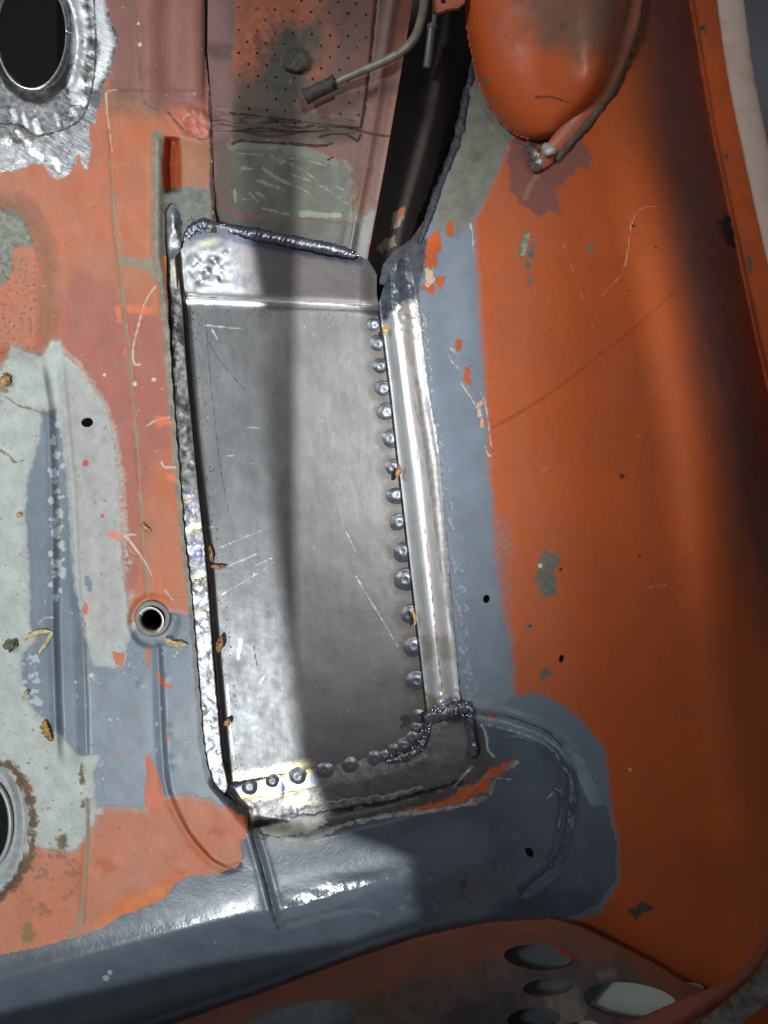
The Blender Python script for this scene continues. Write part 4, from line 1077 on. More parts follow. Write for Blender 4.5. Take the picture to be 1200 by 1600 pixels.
# ------------------------------------------------------------------ riser with perforated sheet
perf = []
for i in range(-10, 46):
    for j in range(-4, 16):
        x = 374 + j * 28.5 + (14 if i % 2 else 0); y = 12 + i * 17.5
        x2 = x + 0.02 * (y - 100); y2 = y - 0.0 + (x - 370) * 0.055
        lim = 585 - max(0, y2) * 0.09
        if x2 < lim - 6 and x2 > 366 and y2 < 196 - 0.0 * x2 and not ((x2 - 462) ** 2 / 900 + (y2 - 92) ** 2 / 700 < 1) and random.random() < (0.95 if y2 < 150 else 0.6):
            perf.append((x2 + random.uniform(-.6, .6), y2 + random.uniform(-.6, .6), 1.75))
riser_layers = [  # all riser colours, grime included, are darkened to carry shade from above
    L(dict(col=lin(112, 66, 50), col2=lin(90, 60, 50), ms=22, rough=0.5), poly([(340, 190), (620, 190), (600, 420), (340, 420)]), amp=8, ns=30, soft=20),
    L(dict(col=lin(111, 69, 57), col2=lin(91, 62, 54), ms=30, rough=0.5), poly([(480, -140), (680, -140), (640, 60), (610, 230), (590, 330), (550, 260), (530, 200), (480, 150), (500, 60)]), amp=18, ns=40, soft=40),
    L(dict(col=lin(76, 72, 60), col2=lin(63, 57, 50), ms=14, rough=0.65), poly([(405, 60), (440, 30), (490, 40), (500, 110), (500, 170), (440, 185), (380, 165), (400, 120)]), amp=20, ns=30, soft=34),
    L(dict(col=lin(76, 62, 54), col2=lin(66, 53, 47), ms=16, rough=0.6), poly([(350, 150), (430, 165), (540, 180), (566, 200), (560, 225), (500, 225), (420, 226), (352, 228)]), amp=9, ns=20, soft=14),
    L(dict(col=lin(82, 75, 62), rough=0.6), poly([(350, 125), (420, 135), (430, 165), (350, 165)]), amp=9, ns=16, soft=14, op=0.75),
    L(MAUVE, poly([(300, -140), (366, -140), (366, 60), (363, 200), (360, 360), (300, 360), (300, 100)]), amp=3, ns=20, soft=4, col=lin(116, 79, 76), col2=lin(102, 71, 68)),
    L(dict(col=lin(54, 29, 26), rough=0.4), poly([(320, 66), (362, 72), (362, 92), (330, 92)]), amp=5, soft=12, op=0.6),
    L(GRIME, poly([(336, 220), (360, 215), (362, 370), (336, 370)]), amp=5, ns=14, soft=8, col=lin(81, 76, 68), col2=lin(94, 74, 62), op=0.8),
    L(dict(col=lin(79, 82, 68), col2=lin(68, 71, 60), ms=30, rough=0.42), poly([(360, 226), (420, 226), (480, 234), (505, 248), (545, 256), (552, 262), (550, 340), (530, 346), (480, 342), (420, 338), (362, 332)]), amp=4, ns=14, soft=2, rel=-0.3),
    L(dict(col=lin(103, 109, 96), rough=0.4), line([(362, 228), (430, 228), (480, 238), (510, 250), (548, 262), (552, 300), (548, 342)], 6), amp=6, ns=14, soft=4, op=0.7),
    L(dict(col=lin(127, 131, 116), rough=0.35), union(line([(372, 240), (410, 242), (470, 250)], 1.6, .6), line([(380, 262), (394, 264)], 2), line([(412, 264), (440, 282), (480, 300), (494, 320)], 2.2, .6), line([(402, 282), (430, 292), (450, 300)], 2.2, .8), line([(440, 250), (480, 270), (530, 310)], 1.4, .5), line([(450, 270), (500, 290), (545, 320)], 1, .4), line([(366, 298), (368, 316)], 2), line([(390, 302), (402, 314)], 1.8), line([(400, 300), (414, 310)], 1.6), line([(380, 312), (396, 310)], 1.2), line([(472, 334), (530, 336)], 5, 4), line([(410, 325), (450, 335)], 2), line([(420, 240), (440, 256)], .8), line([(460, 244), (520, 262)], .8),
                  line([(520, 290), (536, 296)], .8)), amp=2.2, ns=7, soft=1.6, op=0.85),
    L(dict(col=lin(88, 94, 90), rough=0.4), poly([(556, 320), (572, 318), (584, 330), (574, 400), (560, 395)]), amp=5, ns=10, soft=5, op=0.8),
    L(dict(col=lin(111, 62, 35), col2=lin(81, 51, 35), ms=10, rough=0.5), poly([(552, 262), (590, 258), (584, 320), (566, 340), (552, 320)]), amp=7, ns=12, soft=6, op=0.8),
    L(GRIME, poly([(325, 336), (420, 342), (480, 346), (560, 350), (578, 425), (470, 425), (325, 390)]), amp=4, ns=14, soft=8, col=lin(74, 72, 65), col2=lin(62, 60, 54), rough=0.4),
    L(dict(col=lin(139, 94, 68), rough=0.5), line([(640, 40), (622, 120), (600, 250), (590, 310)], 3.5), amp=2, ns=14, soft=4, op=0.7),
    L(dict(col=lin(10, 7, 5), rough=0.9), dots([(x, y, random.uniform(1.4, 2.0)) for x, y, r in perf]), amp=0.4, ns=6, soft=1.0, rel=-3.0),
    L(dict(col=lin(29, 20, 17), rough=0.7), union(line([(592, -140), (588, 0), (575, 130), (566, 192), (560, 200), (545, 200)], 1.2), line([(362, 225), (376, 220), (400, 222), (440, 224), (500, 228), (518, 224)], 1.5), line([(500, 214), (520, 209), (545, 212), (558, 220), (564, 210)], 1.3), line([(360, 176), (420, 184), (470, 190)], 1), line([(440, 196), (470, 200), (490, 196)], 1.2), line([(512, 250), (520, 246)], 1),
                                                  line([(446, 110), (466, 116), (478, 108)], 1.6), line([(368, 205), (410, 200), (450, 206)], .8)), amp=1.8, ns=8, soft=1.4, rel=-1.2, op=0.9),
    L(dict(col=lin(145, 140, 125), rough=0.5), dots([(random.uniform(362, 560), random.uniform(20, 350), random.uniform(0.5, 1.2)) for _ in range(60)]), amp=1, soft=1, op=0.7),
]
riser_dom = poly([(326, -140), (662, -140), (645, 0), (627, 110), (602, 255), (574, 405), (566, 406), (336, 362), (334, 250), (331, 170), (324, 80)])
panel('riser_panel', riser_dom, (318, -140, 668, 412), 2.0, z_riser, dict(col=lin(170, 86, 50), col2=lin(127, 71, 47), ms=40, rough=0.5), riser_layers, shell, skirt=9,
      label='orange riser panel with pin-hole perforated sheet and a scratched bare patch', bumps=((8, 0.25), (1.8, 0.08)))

# ------------------------------------------------------------------ dark channel beside the riser
ch_dom = poly([(620, -140), (800, -140), (765, 90), (742, 190), (708, 290), (692, 345), (670, 440), (600, 462), (560, 440), (556, 380)])
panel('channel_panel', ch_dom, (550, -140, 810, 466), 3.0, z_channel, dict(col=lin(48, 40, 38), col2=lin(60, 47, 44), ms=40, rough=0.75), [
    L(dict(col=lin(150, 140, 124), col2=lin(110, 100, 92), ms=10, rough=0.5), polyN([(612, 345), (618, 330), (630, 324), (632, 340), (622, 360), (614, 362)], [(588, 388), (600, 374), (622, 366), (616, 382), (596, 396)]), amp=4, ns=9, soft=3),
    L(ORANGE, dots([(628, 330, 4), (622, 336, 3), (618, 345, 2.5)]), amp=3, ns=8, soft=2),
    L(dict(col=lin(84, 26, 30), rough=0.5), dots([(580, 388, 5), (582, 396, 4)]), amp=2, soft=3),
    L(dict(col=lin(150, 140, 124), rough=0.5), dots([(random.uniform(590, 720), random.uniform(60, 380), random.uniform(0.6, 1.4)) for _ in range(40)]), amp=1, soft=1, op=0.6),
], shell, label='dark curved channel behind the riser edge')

# ------------------------------------------------------------------ pressed pocket and its flange
pocket_layers = [
    L(dict(col=lin(124, 88, 68), col2=lin(108, 84, 72), ms=30, rough=0.55), poly([(815, -140), (1000, -140), (975, 40), (955, 88), (900, 95), (850, 75), (822, 40), (800, -20)]), amp=16, ns=40, soft=40, op=0.9),
    L(dict(col=lin(112, 108, 86), rough=0.55), dots([(760, 125, 4), (766, 158, 5), (776, 184, 6), (728, 82, 4)]), amp=5, ns=9, soft=4, op=0.8),
    L(dict(col=lin(84, 42, 24), rough=0.5), union(line([(838, 152), (862, 152), (888, 160)], 2.2, 1), line([(840, 136), (858, 134)], 1.0), line([(800, 155), (816, 153)], .8)), amp=1.5, soft=2, op=0.8),
    L(dict(col=lin(90, 80, 66), rough=0.6), dots([(772, 42, 2), (820, 48, 2.4), (790, 58, 1.5), (745, 60, 1.5), (880, 40, 6), (757, 20, 1.5)]), amp=3, ns=6, soft=2.5, op=0.7),
    L(dict(col=lin(190, 110, 60), rough=0.4), line([(736, 90), (750, 140), (774, 184), (798, 208)], 2.5), amp=2, soft=4, op=0.5),
]
panel('pressed_pocket', pocket_dom, (720, -140, 1004, 222), 2.6, z_pocket, dict(col=lin(196, 88, 34), col2=lin(186, 84, 38), ms=80, rough=0.42), pocket_layers, shell, skirt=4,
      label='orange pressed pocket bulging from the top of the side panel')


def wz(u, v):
    return float(z_wall(np.array([float(u)]), np.array([float(v)]))[0])


flp = [(1002, -60), (995, -10), (985, 40), (966, 90), (944, 140), (914, 182), (880, 222), (858, 246), (846, 258)]
fm = tube_mesh('pocket_flange', [(u - 4, v, wz(u, v) + 10) for u, v in flp], [15, 15, 17, 18, 18, 18, 16, 14, 10], seg=16, flat=0.55, lump=0.06, seed=4)
link('pocket_flange', fm, simple('flange_paint', lin(176, 92, 60), 0.45, 0, lin(150, 92, 70), 30, bumps=((10, 0.3), (2, 0.1)), rvar=0.08), shell, 'thin orange flange curving down the right of the pocket')
sm = simple('old_sealer', lin(70, 58, 50), 0.6, 0, lin(98, 76, 60), 12, bumps=((6, 0.8), (2, 0.3)))
link('sealer_bead', tube_mesh('sealer_bead', [(u + 11, v + 4, wz(u + 12, v + 4) + 4) for u, v in flp[:-1]], 7, seg=8, lump=0.5, seed=8), sm, shell, 'dark dirty sealer along the pocket flange')
tip = simple('weld_tip', (0.42, 0.42, 0.4), 0.35, 0.8, (0.2, 0.19, 0.17), 8, bumps=((6, 1.5), (2, 0.5)))
link('weld_bead', tube_mesh('weld_bead', [(824, 226, wz(824, 226) + 12), (836, 238, wz(836, 238) + 20), (846, 252, wz(846, 252) + 12), (838, 262, wz(838, 262) + 4), (830, 252, wz(830, 252) + 3)], [6, 9, 10, 9, 5], seg=10, lump=0.6, seed=3), tip, shell, 'rough bare weld at the lower tip of the pocket flange')
link('weld_bead', tube_mesh('weld_bead', [(852, 228, wz(852, 228) + 26), (860, 236, wz(860, 236) + 28), (862, 242, wz(862, 242) + 24)], [6, 9, 6], seg=10, lump=0.7, seed=13),
     simple('filler_dab', (0.62, 0.62, 0.6), 0.35, 0.3, (0.4, 0.4, 0.38), 6, bumps=((4, 1.2), (1.6, 0.5))), shell, 'whitish blob of weld on the pocket flange')

# ------------------------------------------------------------------ lower panel with oval openings
lower_dom = poly([(-140, 1733), (270, 1601), (400, 1556), (560, 1496), (650, 1466), (760, 1442), (860, 1436), (905, 1448), (960, 1474), (1020, 1506), (1075, 1540), (1115, 1556),
                  (1060, 1640), (1000, 1760), (-140, 1800)], far=400)
ovals = [ell(842, 1496, 55, 20, 4), ell(855, 1543, 38, 14, -4), ell(834, 1592, 42, 18, -5), ell(985, 1564, 74, 28, 7), poly([(372, 1604), (420, 1580), (470, 1566), (540, 1560), (564, 1566), (566, 1580), (548, 1600), (520, 1640), (380, 1640)]), ell(905, 1610, 34, 14, -10)]
lower_layers = [
    L(dict(col=lin(96, 78, 72), col2=lin(76, 64, 60), ms=30, rough=0.4), poly([(560, 1570), (640, 1540), (740, 1500), (830, 1500), (900, 1480), (960, 1510), (1060, 1560), (1000, 1640), (560, 1640)]), amp=18, ns=40, soft=36),
    L(dict(col=lin(150, 132, 128), col2=lin(120, 104, 100), ms=14, rough=0.4), polyN([(850, 1560), (900, 1545), (915, 1590), (930, 1600), (860, 1600)], [(930, 1520), (960, 1514), (962, 1524), (936, 1528)]), amp=7, ns=16, soft=10, op=0.7),
    L(dict(col=lin(44, 38, 36), rough=0.6), poly([(690, 1600), (720, 1560), (800, 1545), (820, 1580), (790, 1640), (690, 1640)]), amp=14, ns=20, soft=20, op=0.7),
]
panel('lower_panel', lower_dom, (-140, 1430, 1130, 1805), 2.6, z_lower, dict(col=lin(132, 70, 46), col2=lin(114, 66, 50), ms=50, rough=0.42), lower_layers, shell, holes=ovals, skirt=7,
      label='brownish lower panel with a row of oval openings')
under = simple('backing_paint', lin(104, 112, 118), 0.5, 0, lin(92, 100, 106), 30)
u1, t1 = np.meshgrid(np.linspace(300, 930, 40), np.linspace(1470, 1800, 20))


def backing(name, dom, bbox, zf, colr, col2, label):
    panel(name, dom, bbox, 8, zf, dict(col=colr, col2=col2, ms=30, rough=0.5), [], shell, label=label, skirt=3)


backing('backing_panel', poly([(330, 1622), (420, 1572), (560, 1520), (660, 1490), (760, 1462), (900, 1470), (960, 1530), (906, 1585), (880, 1700), (330, 1700)], far=300), (300, 1465, 965, 1705),
        lambda u, v: z_lower(u, v) - 42 - 0.10 * (u - 600), lin(122, 130, 136), lin(108, 116, 122), 'grey backing sheet behind the oval openings')
backing('backing_panel', poly([(905, 1600), (968, 1525), (1100, 1540), (1110, 1620), (1000, 1700), (880, 1700)], far=300), (880, 1520, 1115, 1705),
        lambda u, v: z_lower(u, v) - 34, lin(206, 214, 204), lin(196, 206, 196), 'pale backing sheet behind the largest oval opening')

# flange bar at the lower right corner
link('flange_bar', tube_mesh('flange_bar', [(930, 1650, 250), (1000, 1612, 300), (1070, 1580, 345), (1140, 1550, 385), (1190, 1508, 425), (1230, 1440, 460)], 20, seg=14, flat=0.55, lump=0.03),
     simple('bar_paint', lin(150, 74, 52), 0.42, 0, lin(132, 74, 58), 30), shell, 'orange flange bar crossing the lower right corner')
link('door_edge', tube_mesh('door_edge', [(1060, 1670, 330), (1110, 1612, 372), (1150, 1578, 402), (1188, 1545, 430), (1225, 1490, 462), (1250, 1430, 480)], 22, seg=12, flat=0.6, lump=0.12, seed=5),
     simple('edge_paint', lin(120, 112, 104), 0.4, 0.0, lin(70, 62, 56), 16, bumps=((8, 0.8), (2, 0.2))), shell, 'dirty grey door-opening edge in the lower right corner')

# ------------------------------------------------------------------ weld beads
bead_mat = simple('weld_steel', (0.12, 0.13, 0.165), 0.34, 0.85, (0.22, 0.23, 0.265), 8, bumps=((5, 0.5), (2, 0.2)), rvar=0.08)


def ripple(p, a, period=7.5, dep=0.045):
    ph = (p + 3.5 * np.cos(a) + 4 * fbm(p, p * 0 + 5, 20, 2)) / period * 2 * math.pi
    return 1 + dep * np.sin(ph) + 0.04 * np.sin(p / 3.1)


wb = tube_mesh('weld_bead', [(340, 354, 3), (375, 362, 6), (420, 370, 7), (470, 380, 7), (520, 390, 6), (556, 400, 1)], [7, 9, 9.5, 9.5, 9, 6], seg=16, step=1.2, flat=0.72, rfun=ripple, lump=0.24)
link('weld_bead', wb, bead_mat, shell, 'long blue-grey weld bead along the top of the repair patch')
wb = tube_mesh('weld_bead', [(290, 380, -4), (296, 367, 1), (306, 357, 4), (322, 351, 6), (344, 356, 5)], [6, 9, 10, 10, 8], seg=14, step=1.4, flat=0.85, rfun=ripple, lump=0.3, seed=2)
link('weld_bead', wb, bead_mat, shell, 'short lumpy weld bead at the top left corner of the patch')
# corner weld at the lower right
for pts, rad, lab in (([(664, 1122, -4), (684, 1118, 2), (704, 1110, 4), (720, 1106, 3), (738, 1104, 3)], [8, 11, 13, 12, 8], 'dark weld across the lower end of the bare strip'),
                      ([(736, 1104, 4), (735, 1125, 3), (738, 1148, 0), (741, 1170, -4), (736, 1184, -8)], [6, 6, 5, 7, 4], 'vertical weld bead right of the lower corner'),
                      ([(668, 1122, -8), (668, 1142, -10), (662, 1160, -13), (650, 1174, -16), (628, 1184, -18), (604, 1190, -19)], [5, 6, 6, 6, 5, 4], 'spattered outer weld at the lower right corner')):
    link('weld_bead', tube_mesh('weld_bead', pts, rad, seg=14, step=1.3, flat=0.75, rfun=lambda p, a: ripple(p, a, 9.5, 0.05), lump=0.30, seed=int(rad[0] * 10 + len(lab))), bead_mat, shell, lab)
# spatter balls, joined
cos, fs = [], []
ball = [(0, 0, 1)] + [(math.cos(a) * .8, math.sin(a) * .8, .5) for a in np.linspace(0, 2 * math.pi, 6, endpoint=False)] + [(math.cos(a), math.sin(a), -.3) for a in np.linspace(0, 2 * math.pi, 6, endpoint=False)]
bf = [(0, 1 + j, 1 + (j + 1) % 6) for j in range(6)] + [t for j in range(6) for t in ((1 + j, 7 + j, 7 + (j + 1) % 6), (1 + j, 7 + (j + 1) % 6, 1 + (j + 1) % 6))]
spots = []
for _ in range(46):
    t = random.random()
    x = np.interp(t, [0, .3, .6, 1], [672, 670, 650, 610]) + random.gauss(0, 5); y = np.interp(t, [0, .3, .6, 1], [1108, 1145, 1172, 1190]) + random.gauss(0, 4)
    spots.append((x, y, 2 - 18 * t + random.uniform(2, 6), random.uniform(1.2, 3.2)))
for _ in range(30):
    spots.append((random.uniform(680, 742), 1106 + random.gauss(0, 7), 12 + random.uniform(-2, 4), random.uniform(1.2, 3.0)))
for _ in range(60):
    u = random.uniform(345, 560); spots.append((u, 356 + (u - 340) * 0.215 - 5 + random.gauss(0, 1.6), 8.5 + random.uniform(-1, 1.5), random.uniform(1.0, 2.4)))
for _ in range(18):
    u = random.uniform(292, 336); spots.append((u, 356 + random.gauss(0, 7), 9, random.uniform(1.0, 2.6)))
for (x, y, z, r) in spots:
    b0 = len(cos); cpt = P(x, y, z)
    for q in ball:
        cos.append(cpt + np.array(q) * r * S)
    fs += [(a + b0, b + b0, c + b0) for a, b, c in bf]
sp = link('weld_spatter', tri_mesh('weld_spatter', np.array(cos), np.array(fs)), simple('spatter_steel', (0.5, 0.51, 0.54), 0.22, 1.0), shell)
sp['kind'] = 'stuff'

# plug welds
plug_mat = simple('plug_steel', (0.10, 0.109, 0.125), 0.34, 0.65, (0.15, 0.158, 0.175), 8, bumps=((4, 0.3), (1.6, 0.12)), rvar=0.06)
pm = lathe_mesh('plug_weld', [(18.5, -1.2), (17.4, 0.6), (15.6, 0.8), (13.6, 1.5), (10.5, 2.7), (7.0, 3.4), (4.6, 3.5), (2.8, 3.2), (0.9, 3.1)], 26, 0.025)
plug0 = None
allp = [(x, y, r, -24.5, 0) for x, y, r in plugs] + [(390, 1229, 11.5, -13, 1), (426, 1221, 11, -12, 1), (466, 1213, 13.5, -12, 1), (507, 1202, 13, -13, 1), (548, 1195, 13, -13, 1), (586, 1184, 12, -14, 1), (602, 1179, 10, -8, 1), (617, 1173, 12, -8, 1), (632, 1164, 11, -4, 1), (644, 1152, 13, -4, 1), (651, 1136, 11, -6, 1), (655, 1119, 10, -6, 1), (634, 1183, 8, -9, 1), (670, 1130, 8, -3, 1)]
for (x, y, r, z, par) in allp:
    if par:
        z = float(z_base(np.array([float(x)]), np.array([float(y)]))[0]) - 0.5 if y > np.interp(x, [362, 485, 560, 600, 632, 662], [1224, 1201, 1188, 1172, 1150, 1112]) else -23.0
    k = r / 16 * (H - z) / H
    if plug0 is None:
        plug0 = link('plug_weld', pm, plug_mat, patch)
        o = plug0
    else:
        o = plug0.copy(); col.objects.link(o)
    o.parent = patch
    o.location = P(x, y, z)
    o.scale = (k * random.uniform(.9, 1.08), k * random.uniform(.9, 1.08), k * random.uniform(.8, 1.3))
    o.rotation_euler = (random.uniform(-.09, .09), random.uniform(-.09, .09), random.uniform(0, 6))

# seam sealer along the foot of the side panel, dark blue
blue = simple('blue_sealer', lin(28, 31, 40), 0.5, 0.0, lin(48, 52, 62), 6, bumps=((7, 1.6), (3, 0.8)))
link('sealer_bead', tube_mesh('sealer_bead', [(762, -100, -8), (752, 0, -6), (744, 90, -4), (728, 160, -3), (718, 210, -2), (700, 260, -2), (684, 300, -1), (668, 345, 0), (655, 380, 0)], [6, 6, 7, 8, 8, 7, 7, 6, 4], seg=12, step=2, flat=0.5, lump=0.5, seed=6), blue, shell, 'rough dark blue sealer bead at the foot of the side panel')

# drain hole tube
wm = lathe_mesh('drain_ring', [(29, 0), (28.5, 3), (26, 4.4), (23, 3.6), (20.5, 3.8), (19, 2.0), (18, -2), (17.4, -30)], 36, 0.01, cap=False)
ring = link('drain_ring', wm, simple('ring_paint', lin(128, 122, 110), 0.5, 0.2, lin(104, 104, 100), 10, bumps=((6, .6), (2, .2))), shell, 'dirty raised ring round the drain hole')
ring.location = P(239, 966, -5)
# bright bevel inside
cm = lathe_mesh('drain_bevel', [(21.5, 4.4), (20, 5.2), (17.5, 3.2), (16.5, -1)], 36, cap=False)
bev = link('drain_bevel', cm, simple('bevel_paint', (0.55, 0.57, 0.56), 0.35, 0.3), ring)
bev.location = (-2.0 * S, -2.5 * S, -0.5 * S)
bev.rotation_euler = (0.10, -0.10, 0)
dm = lathe_mesh('drain_tube', [(16.6, 0), (15, -30), (15, -80)], 30, cap=False)
link('drain_tube', dm, simple('tube_dark', (0.03, 0.03, 0.028), 0.5, 0.5), ring)

# black sheet below the shell; its colour holds the shade inside the holes
dark = simple('hole_shade_black', (0.003, 0.003, 0.003), 0.95, 0, (0.005, 0.0045, 0.004), 60)
panel('hole_shade_sheet', None, (-140, -140, 900, 1560), 60, lambda u, v: np.full(u.shape, -520.0), None, [], shell, mat=dark, label='black sheet standing in for the shade inside the holes')
# oval hole lining
om = [(50 + 55 * math.cos(a), 52 + 88 * math.sin(a)) for a in np.linspace(0, 2 * math.pi, 48)]
link('hole_rim', tube_mesh('hole_rim', [(*q, -9) for q in om], 3.2, seg=8, step=4, n=2), simple('rim_steel', (0.5, 0.5, 0.5), 0.3, 1.0, (0.3, 0.3, 0.3), 10), shell, 'bright rolled rim of the large oval hole')
om = [(-22 + 39 * math.cos(a), 1287 + 69 * math.sin(a)) for a in np.linspace(-1.6, 1.6, 30)]
link('hole_rim', tube_mesh('hole_rim', [(*q, 0) for q in om], 4, seg=8, step=4, n=2), simple('rim_paint', lin(150, 154, 154), 0.4, 0.2), shell, 'grey rolled rim of the round hole at the left edge')

# mounting tab
tab_pts = [(676, -60), (732, -60), (726, 4), (716, 12), (700, 14), (684, 20), (676, 18)]
panel('mounting_tab', poly(tab_pts), (670, -60, 736, 24), 2.0, lambda u, v: 60 + 0.06 * (20 - v), dict(col=lin(190, 106, 74), col2=lin(176, 104, 80), ms=16, rough=0.5), [
    L(GRIME, line([(680, 16), (700, 12), (724, 6)], 2), amp=2, soft=3, op=0.6)], shell, holes=(ell(693, 2, 4.5, 3.5),), skirt=6, label='small orange mounting tab with a drilled hole')

# unseen sheet added above the viewer; its bent edges cast the patch's shadow lines
def shade_sheet_mesh():
    edge = [(60, -420), (64, 330), (70, 600), (76, 850), (84, 1100), (92, 1248), (104, 1420), (126, 1627), (150, 1675), (221, 1700), (223, 1765), (160, 1792), (40, 1806), (-100, 1836), (-250, 1876), (-262, 2500)]
    co = []; f = []
    for (x, y) in edge:
        r_ = 836 + 0.25 * max(0, y - 1250)
        for s_, dz in ((0, 0), (0.02, -10), (0.02, 20), (0.2, 44), (0.6, 60), (0.97, 20), (1, 0), (1, 12), (0.6, 74), (0, 26)):
            co.append(W(x + (r_ - x) * s_, y, 1600 + dz))
    m = 10
    for i in range(len(edge) - 1):
        for j in range(m):
            a_ = i * m + j; b_ = i * m + (j + 1) % m
            f += [(a_, b_, b_ + m), (a_, b_ + m, a_ + m)]
    return tri_mesh('shade_sheet', np.array(co), np.array(f))


link('shade_sheet', shade_sheet_mesh(), simple('roof_paint', lin(150, 80, 50), 0.5), shell, 'added orange sheet out of view that shapes the shadows on the floor')

# ------------------------------------------------------------------ separate things
pipe = empty('brake_pipe', tuple(P(500, 140, 60)))
tag(pipe, 'bent grey metal pipe ending in a black rubber hose over the perforated sheet', 'pipe')
inv = -np.array(pipe.location)


def rel(mesh, o):
    mesh.transform(__import__('mathutils').Matrix.Translation(inv))
    return mesh


pp = [(668, -90, 60), (664, -20, 72), (660, 20, 80), (648, 58, 84), (625, 82, 82), (590, 100, 76), (555, 115, 70), (518, 132, 64)]
link('metal_pipe', rel(tube_mesh('metal_pipe', pp, [7, 7, 7, 7, 6.8, 6.4, 6, 5.6], seg=16, step=2), pipe), simple('pipe_metal', lin(134, 134, 122), 0.42, 0.35, lin(112, 108, 96), 12, bumps=((5, .3), (1.6, .12))), pipe)
hose = link('rubber_hose', rel(tube_mesh('rubber_hose', [(524, 128, 66), (510, 135, 64), (495, 142, 62), (476, 152, 60)], [10.5, 10.2, 10.8, 11.2], seg=18, step=1.5, lump=0.08), pipe), simple('rubber', lin(58, 58, 48), 0.7, 0, lin(42, 40, 34), 8, bumps=((5, .5), (1.6, .2))), pipe)
link('hose_clamp', rel(tube_mesh('hose_clamp', [(519, 119, 66), (523, 128, 77), (520, 138, 66)], 2.6, seg=8, step=1.5), pipe), simple('clamp', lin(46, 44, 38), 0.5, 0.5), hose)

cable = empty('cable', tuple(P(675, 60, 20)))
tag(cable, 'thin cable with a translucent grey sleeve hanging in the dark channel', 'cable')
inv = -np.array(cable.location)
link('wire', rel(tube_mesh('wire', [(684, -90, 20), (682, -20, 18), (679, 30, 14), (676, 50, 10)], 4.5, seg=10, step=3), cable), simple('wire_skin', lin(84, 84, 80), 0.5), cable)
link('wire', rel(tube_mesh('wire', [(676, 40, 12), (675, 46, 12)], 8.5, seg=12, step=2), cable), simple('wire_collar', lin(96, 98, 98), 0.4), cable)
link('sleeve', rel(tube_mesh('sleeve', [(675, 42, 12), (671, 75, 4), (667, 107, -6)], 6.6, seg=14, step=3), cable), simple('sleeve_plastic', lin(92, 96, 100), 0.35, 0, lin(80, 84, 88), 20), cable)

# pinkish beige trim strip at the right edge
tc_ = [(1122, -140), (1141, 0), (1156, 110), (1180, 230), (1206, 345), (1236, 460), (1290, 650), (1345, 900), (1370, 1150), (1340, 1400), (1270, 1560), (1190, 1660), (1100, 1740)]
strip = tube_mesh('edge_trim', [(u, v, min(wz(min(u, 1290) - 14, v), 470) + 26) for u, v in tc_], [20, 21, 21, 21, 22, 24, 28, 32, 32, 30, 28, 26, 24], seg=18, flat=0.4, lump=0.03, step=6)
o = link('edge_trim', strip, simple('trim_paint', lin(206, 182, 168), 0.55, 0, lin(190, 150, 132), 60, bumps=((10, .3), (2, .1)), m0=0.5, m1=0.72))
tag(o, 'pale pinkish beige trim strip running along the outer edge of the side panel', 'trim strip')

# ground far below
g = panel('garage_floor', None, (-9000, -9000, 10200, 10600), 400, lambda u, v: np.full(u.shape, -700.0), dict(col=lin(120, 116, 124), col2=lin(104, 100, 110), ms=120, rough=0.6), [], None)
g['kind'] = 'structure'


# ------------------------------------------------------------------ loose husks, leaves and curls
def husk_mesh(name, L_, wd, bend=0.0, twist=0.0, fork=0, hgt=0.35, jag=0.0, seed=0):
    r = random.Random(seed)
    co = []; f = []
    def blade(pts, w0):
        n = len(pts); b0 = len(co)
        for i, (x, y) in enumerate(pts):
            t = i / (n - 1)
            ww = w0 * (math.sin(math.pi * min(1, 0.08 + t * 0.92)) ** 0.7) * (1 + jag * r.uniform(-1, 1)) + 0.3
            tx = pts[min(i + 1, n - 1)][0] - pts[max(i - 1, 0)][0]; ty = pts[min(i + 1, n - 1)][1] - pts[max(i - 1, 0)][1]
            q = math.hypot(tx, ty) + 1e-6
            nx, ny = -ty / q, tx / q
            lift = hgt * w0 * (1 + 0.8 * math.sin(3 * t + seed))
            for s_, zz in ((-1, lift), (-0.45, 0.25 * lift), (0, 0.0), (0.45, 0.3 * lift), (1, lift * 1.15)):
                co.append((x + nx * ww * s_, y + ny * ww * s_, 0.8 + zz + twist * s_ * ww * t))
            for s_, zz in ((1, lift * 1.15), (0, 0.0), (-1, lift)):
                co.append((x + nx * ww * s_ * 0.9, y + ny * ww * s_ * 0.9, zz + twist * s_ * ww * t))
        m = 8
        for i in range(n - 1):
            for j in range(m):
                a = b0 + i * m + j; b = b0 + i * m + (j + 1) % m
                f.append((a, b, b + m)); f.append((a, b + m, a + m))
    N = 12
    pts = []
    for i in range(N):
        t = i / (N - 1) - 0.5
        pts.append((t * L_, bend * L_ * (t * t - 0.25) * 2 + jag * r.uniform(-1, 1) * wd * .5))
    blade(pts, wd)
    if fork:
        e = pts[-1]
        a = math.radians(180 + fork)
        pts2 = [(e[0] + math.cos(a) * L_ * 0.8 * t + 0.05 * L_ * math.sin(4 * t), e[1] + math.sin(a) * L_ * 0.8 * t - 0.18 * L_ * t * t) for t in np.linspace(0, 1, 10)]
        blade(pts2, wd * 0.9)
    return tri_mesh(name, np.array(co) * S, np.array(f))


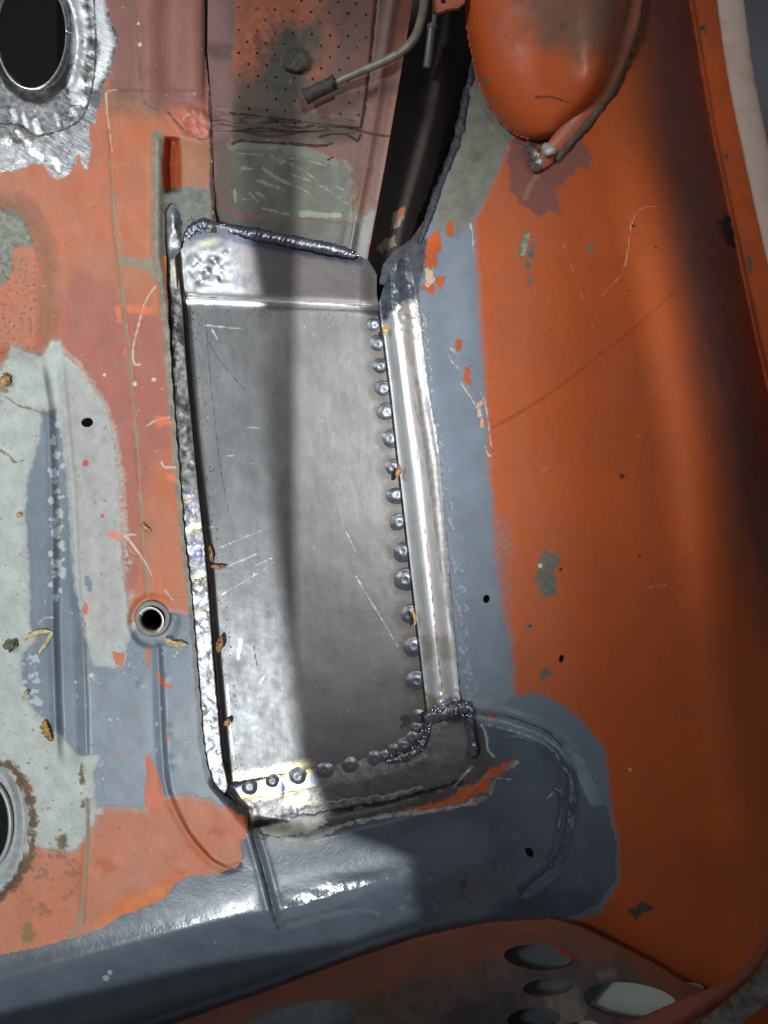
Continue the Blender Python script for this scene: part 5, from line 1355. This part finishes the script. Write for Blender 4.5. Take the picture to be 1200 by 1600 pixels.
brown = simple('husk_brown', lin(186, 136, 74), 0.5, 0, lin(84, 54, 28), 6, bumps=((4, .5), (1.5, .2)))
straw = simple('husk_straw', lin(206, 190, 140), 0.5, 0, lin(150, 128, 76), 10, bumps=((5, .4), (1.6, .2)))
rusty = simple('leaf_rusty', lin(196, 150, 84), 0.5, 0, lin(120, 84, 40), 7, bumps=((4, .8), (1.5, .3)))
gold = simple('curl_gold', lin(214, 186, 92), 0.4, 0, lin(150, 118, 44), 7, bumps=((4, .4), (1.5, .2)))
green = simple('moss_green', lin(112, 112, 84), 0.7, 0, lin(72, 74, 56), 6, bumps=((4, .8), (1.5, .3)))
loose = [  # x, y, z, length, half-width, angle, bend, fork, jag, mat, name, label, category
    (601, 516, 8, 13, 3.2, 115, .1, 30, .25, gold, 'seed_husk', 'tiny gold seed husk on the top end of the bare metal strip', 'seed husk'),
    (622, 735, 7, 20, 4.2, 80, .1, 0, .15, brown, 'seed_husk', 'brown pointed husk lying over the strip edge beside a plug weld half way down', 'seed husk'),
    (329, 865, -19, 27, 3.6, 96, .05, 0, .1, brown, 'seed_husk', 'brown narrow husk lying lengthwise just above a crosswise husk on the patch', 'seed husk'),
    (341, 885, -20, 26, 3.2, -3, .08, 0, .1, brown, 'seed_husk', 'dark tipped husk lying crosswise on the bare repair patch', 'seed husk'),
    (343, 1006, -15, 27, 5.0, 78, .1, 0, .25, brown, 'seed_husk', 'broad brown husk in the left corner of the patch beside the brightest ground weld', 'seed husk'),
    (354, 1128, -16, 12, 3.0, 60, .1, 30, .3, rusty, 'seed_husk', 'smallest husk, by the lower left edge of the repair patch', 'seed husk'),
    (645, 965, 3, 26, 2.2, -80, -.28, 0, .1, gold, 'dry_curl', 'thin yellow curl hooked over the strip edge onto a plug weld', 'dry curl'),
    (69, 928, -3, 34, 4.0, 100, .45, 0, .08, straw, 'dry_leaf', 'pale crescent-shaped dry leaf on the blue-grey primer', 'dry leaf'),
    (60, 992, 1, 46, 3.6, 14, -.18, 38, .15, straw, 'dry_leaf', 'pale forked dry leaf at the edge of the blue-grey primer', 'dry leaf'),
    (16, 1006, 1, 24, 6, 35, .1, 20, .5, green, 'dry_leaf', 'crumbled greenish leaf scrap on the pale primer near the left edge', 'leaf scrap'),
    (76, 1141, 1, 34, 6.5, -68, .12, 0, .35, rusty, 'dry_leaf', 'crumpled rusty brown leaf between pale and grey primer', 'dry leaf'),
    (275, 1003, 1, 38, 4.6, -12, .1, 0, .25, straw, 'dry_leaf', 'straw coloured husk on grey primer just below the drain hole', 'seed husk'),
    (229, 824, 2, 20, 3.6, -35, .2, 0, .5, rusty, 'dry_leaf', 'ragged tan scrap on the orange seam above the drain hole', 'leaf scrap'),
    (347, 1262, -6, 24, 3.0, 40, -.4, 0, .1, gold, 'dry_curl', 'yellow curl at the lower left corner of the repair patch', 'dry curl'),
    (30, 804, 1, 9, 3.2, 10, 0, 0, .2, rusty, 'seed_husk', 'small round brown seed on the pale primer at the left', 'seed'),
    (6, 594, 1, 22, 6, 70, .2, 25, .4, rusty, 'dry_leaf', 'curled yellow-brown scrap at the left edge on pale primer', 'leaf scrap'),
    (42, 1082, 1, 9, 3, 60, 0, 0, .3, rusty, 'seed_husk', 'brown speck of husk at the ragged edge of the grey primer', 'seed husk'),
]
for i, (x, y, z, ln, wd, an, bend, fork, jg, mt, nm, lb, ct) in enumerate(loose):
    o = link(nm, husk_mesh(nm, ln, wd, bend, 0.1, fork, 0.45, jg, i + 2), mt)
    o.location = P(x, y, z + 1.0)
    o.rotation_euler = (0, 0, math.radians(an))
    tag(o, lb, ct, 'dry husks and leaf scraps lying on the metal')


# grit and grinding dust gathered in the corners, joined
def grit():
    r = random.Random(5)
    co, f = [], []
    pts = []
    for _ in range(150):
        y = r.uniform(480, 1215)
        x = float(np.interp(y, [480, 700, 850, 1000, 1150, 1225], [296, 316, 334, 345, 358, 366])) + abs(r.gauss(0, 7))
        pts.append((x, y, float(z_patch(np.array([x]), np.array([y]))[0]), r.uniform(.5, 1.5)))
    for _ in range(70):
        x = r.uniform(360, 600); y = float(np.interp(x, [360, 485, 560, 600], [1216, 1194, 1180, 1164])) - abs(r.gauss(0, 8))
        pts.append((x, y, float(z_patch(np.array([x]), np.array([y]))[0]), r.uniform(.4, 1.2)))
    for _ in range(60):
        x = r.uniform(300, 590); y = 484 + abs(r.gauss(0, 8))
        pts.append((x, y, float(z_patch(np.array([x]), np.array([y]))[0]), r.uniform(.4, 1.3)))
    for _ in range(220):
        x = r.uniform(-20, 250); y = r.uniform(300, 1440)
        if math.hypot(x - 240, y - 966) < 40 or math.hypot(x - 136, y - 660) < 14 or (x < 30 and 1200 < y < 1380):
            continue
        pts.append((x, y, float(z_base(np.array([x]), np.array([y]))[0]), r.uniform(.4, 1.3)))
    for _ in range(90):
        x = r.uniform(390, 740); y = float(np.interp(x, [390, 560, 740], [1262, 1236, 1190])) + r.gauss(0, 14)
        pts.append((x, y, float(z_base(np.array([x]), np.array([y]))[0]), r.uniform(.4, 1.4)))
    for (x, y, z, s_) in pts:
        b = len(co); c = P(x, y, z + s_ * .4)
        for q in ((1, 0, -.3), (-.5, .9, -.3), (-.6, -.8, -.3), (r.uniform(-.3, .3), r.uniform(-.3, .3), .9)):
            co.append(c + np.array(q) * s_ * S * r.uniform(.8, 1.3))
        f += [(b, b + 1, b + 3), (b + 1, b + 2, b + 3), (b + 2, b, b + 3), (b, b + 2, b + 1)]
    return tri_mesh('grit', np.array(co), np.array(f))


o = link('grit', grit(), simple('grit_dark', lin(70, 56, 42), 0.7, 0, lin(120, 104, 84), 20), None, smooth=False)
tag(o, 'fine dark grit scattered over the floor and in the corners of the patch', 'grit', kind='stuff')
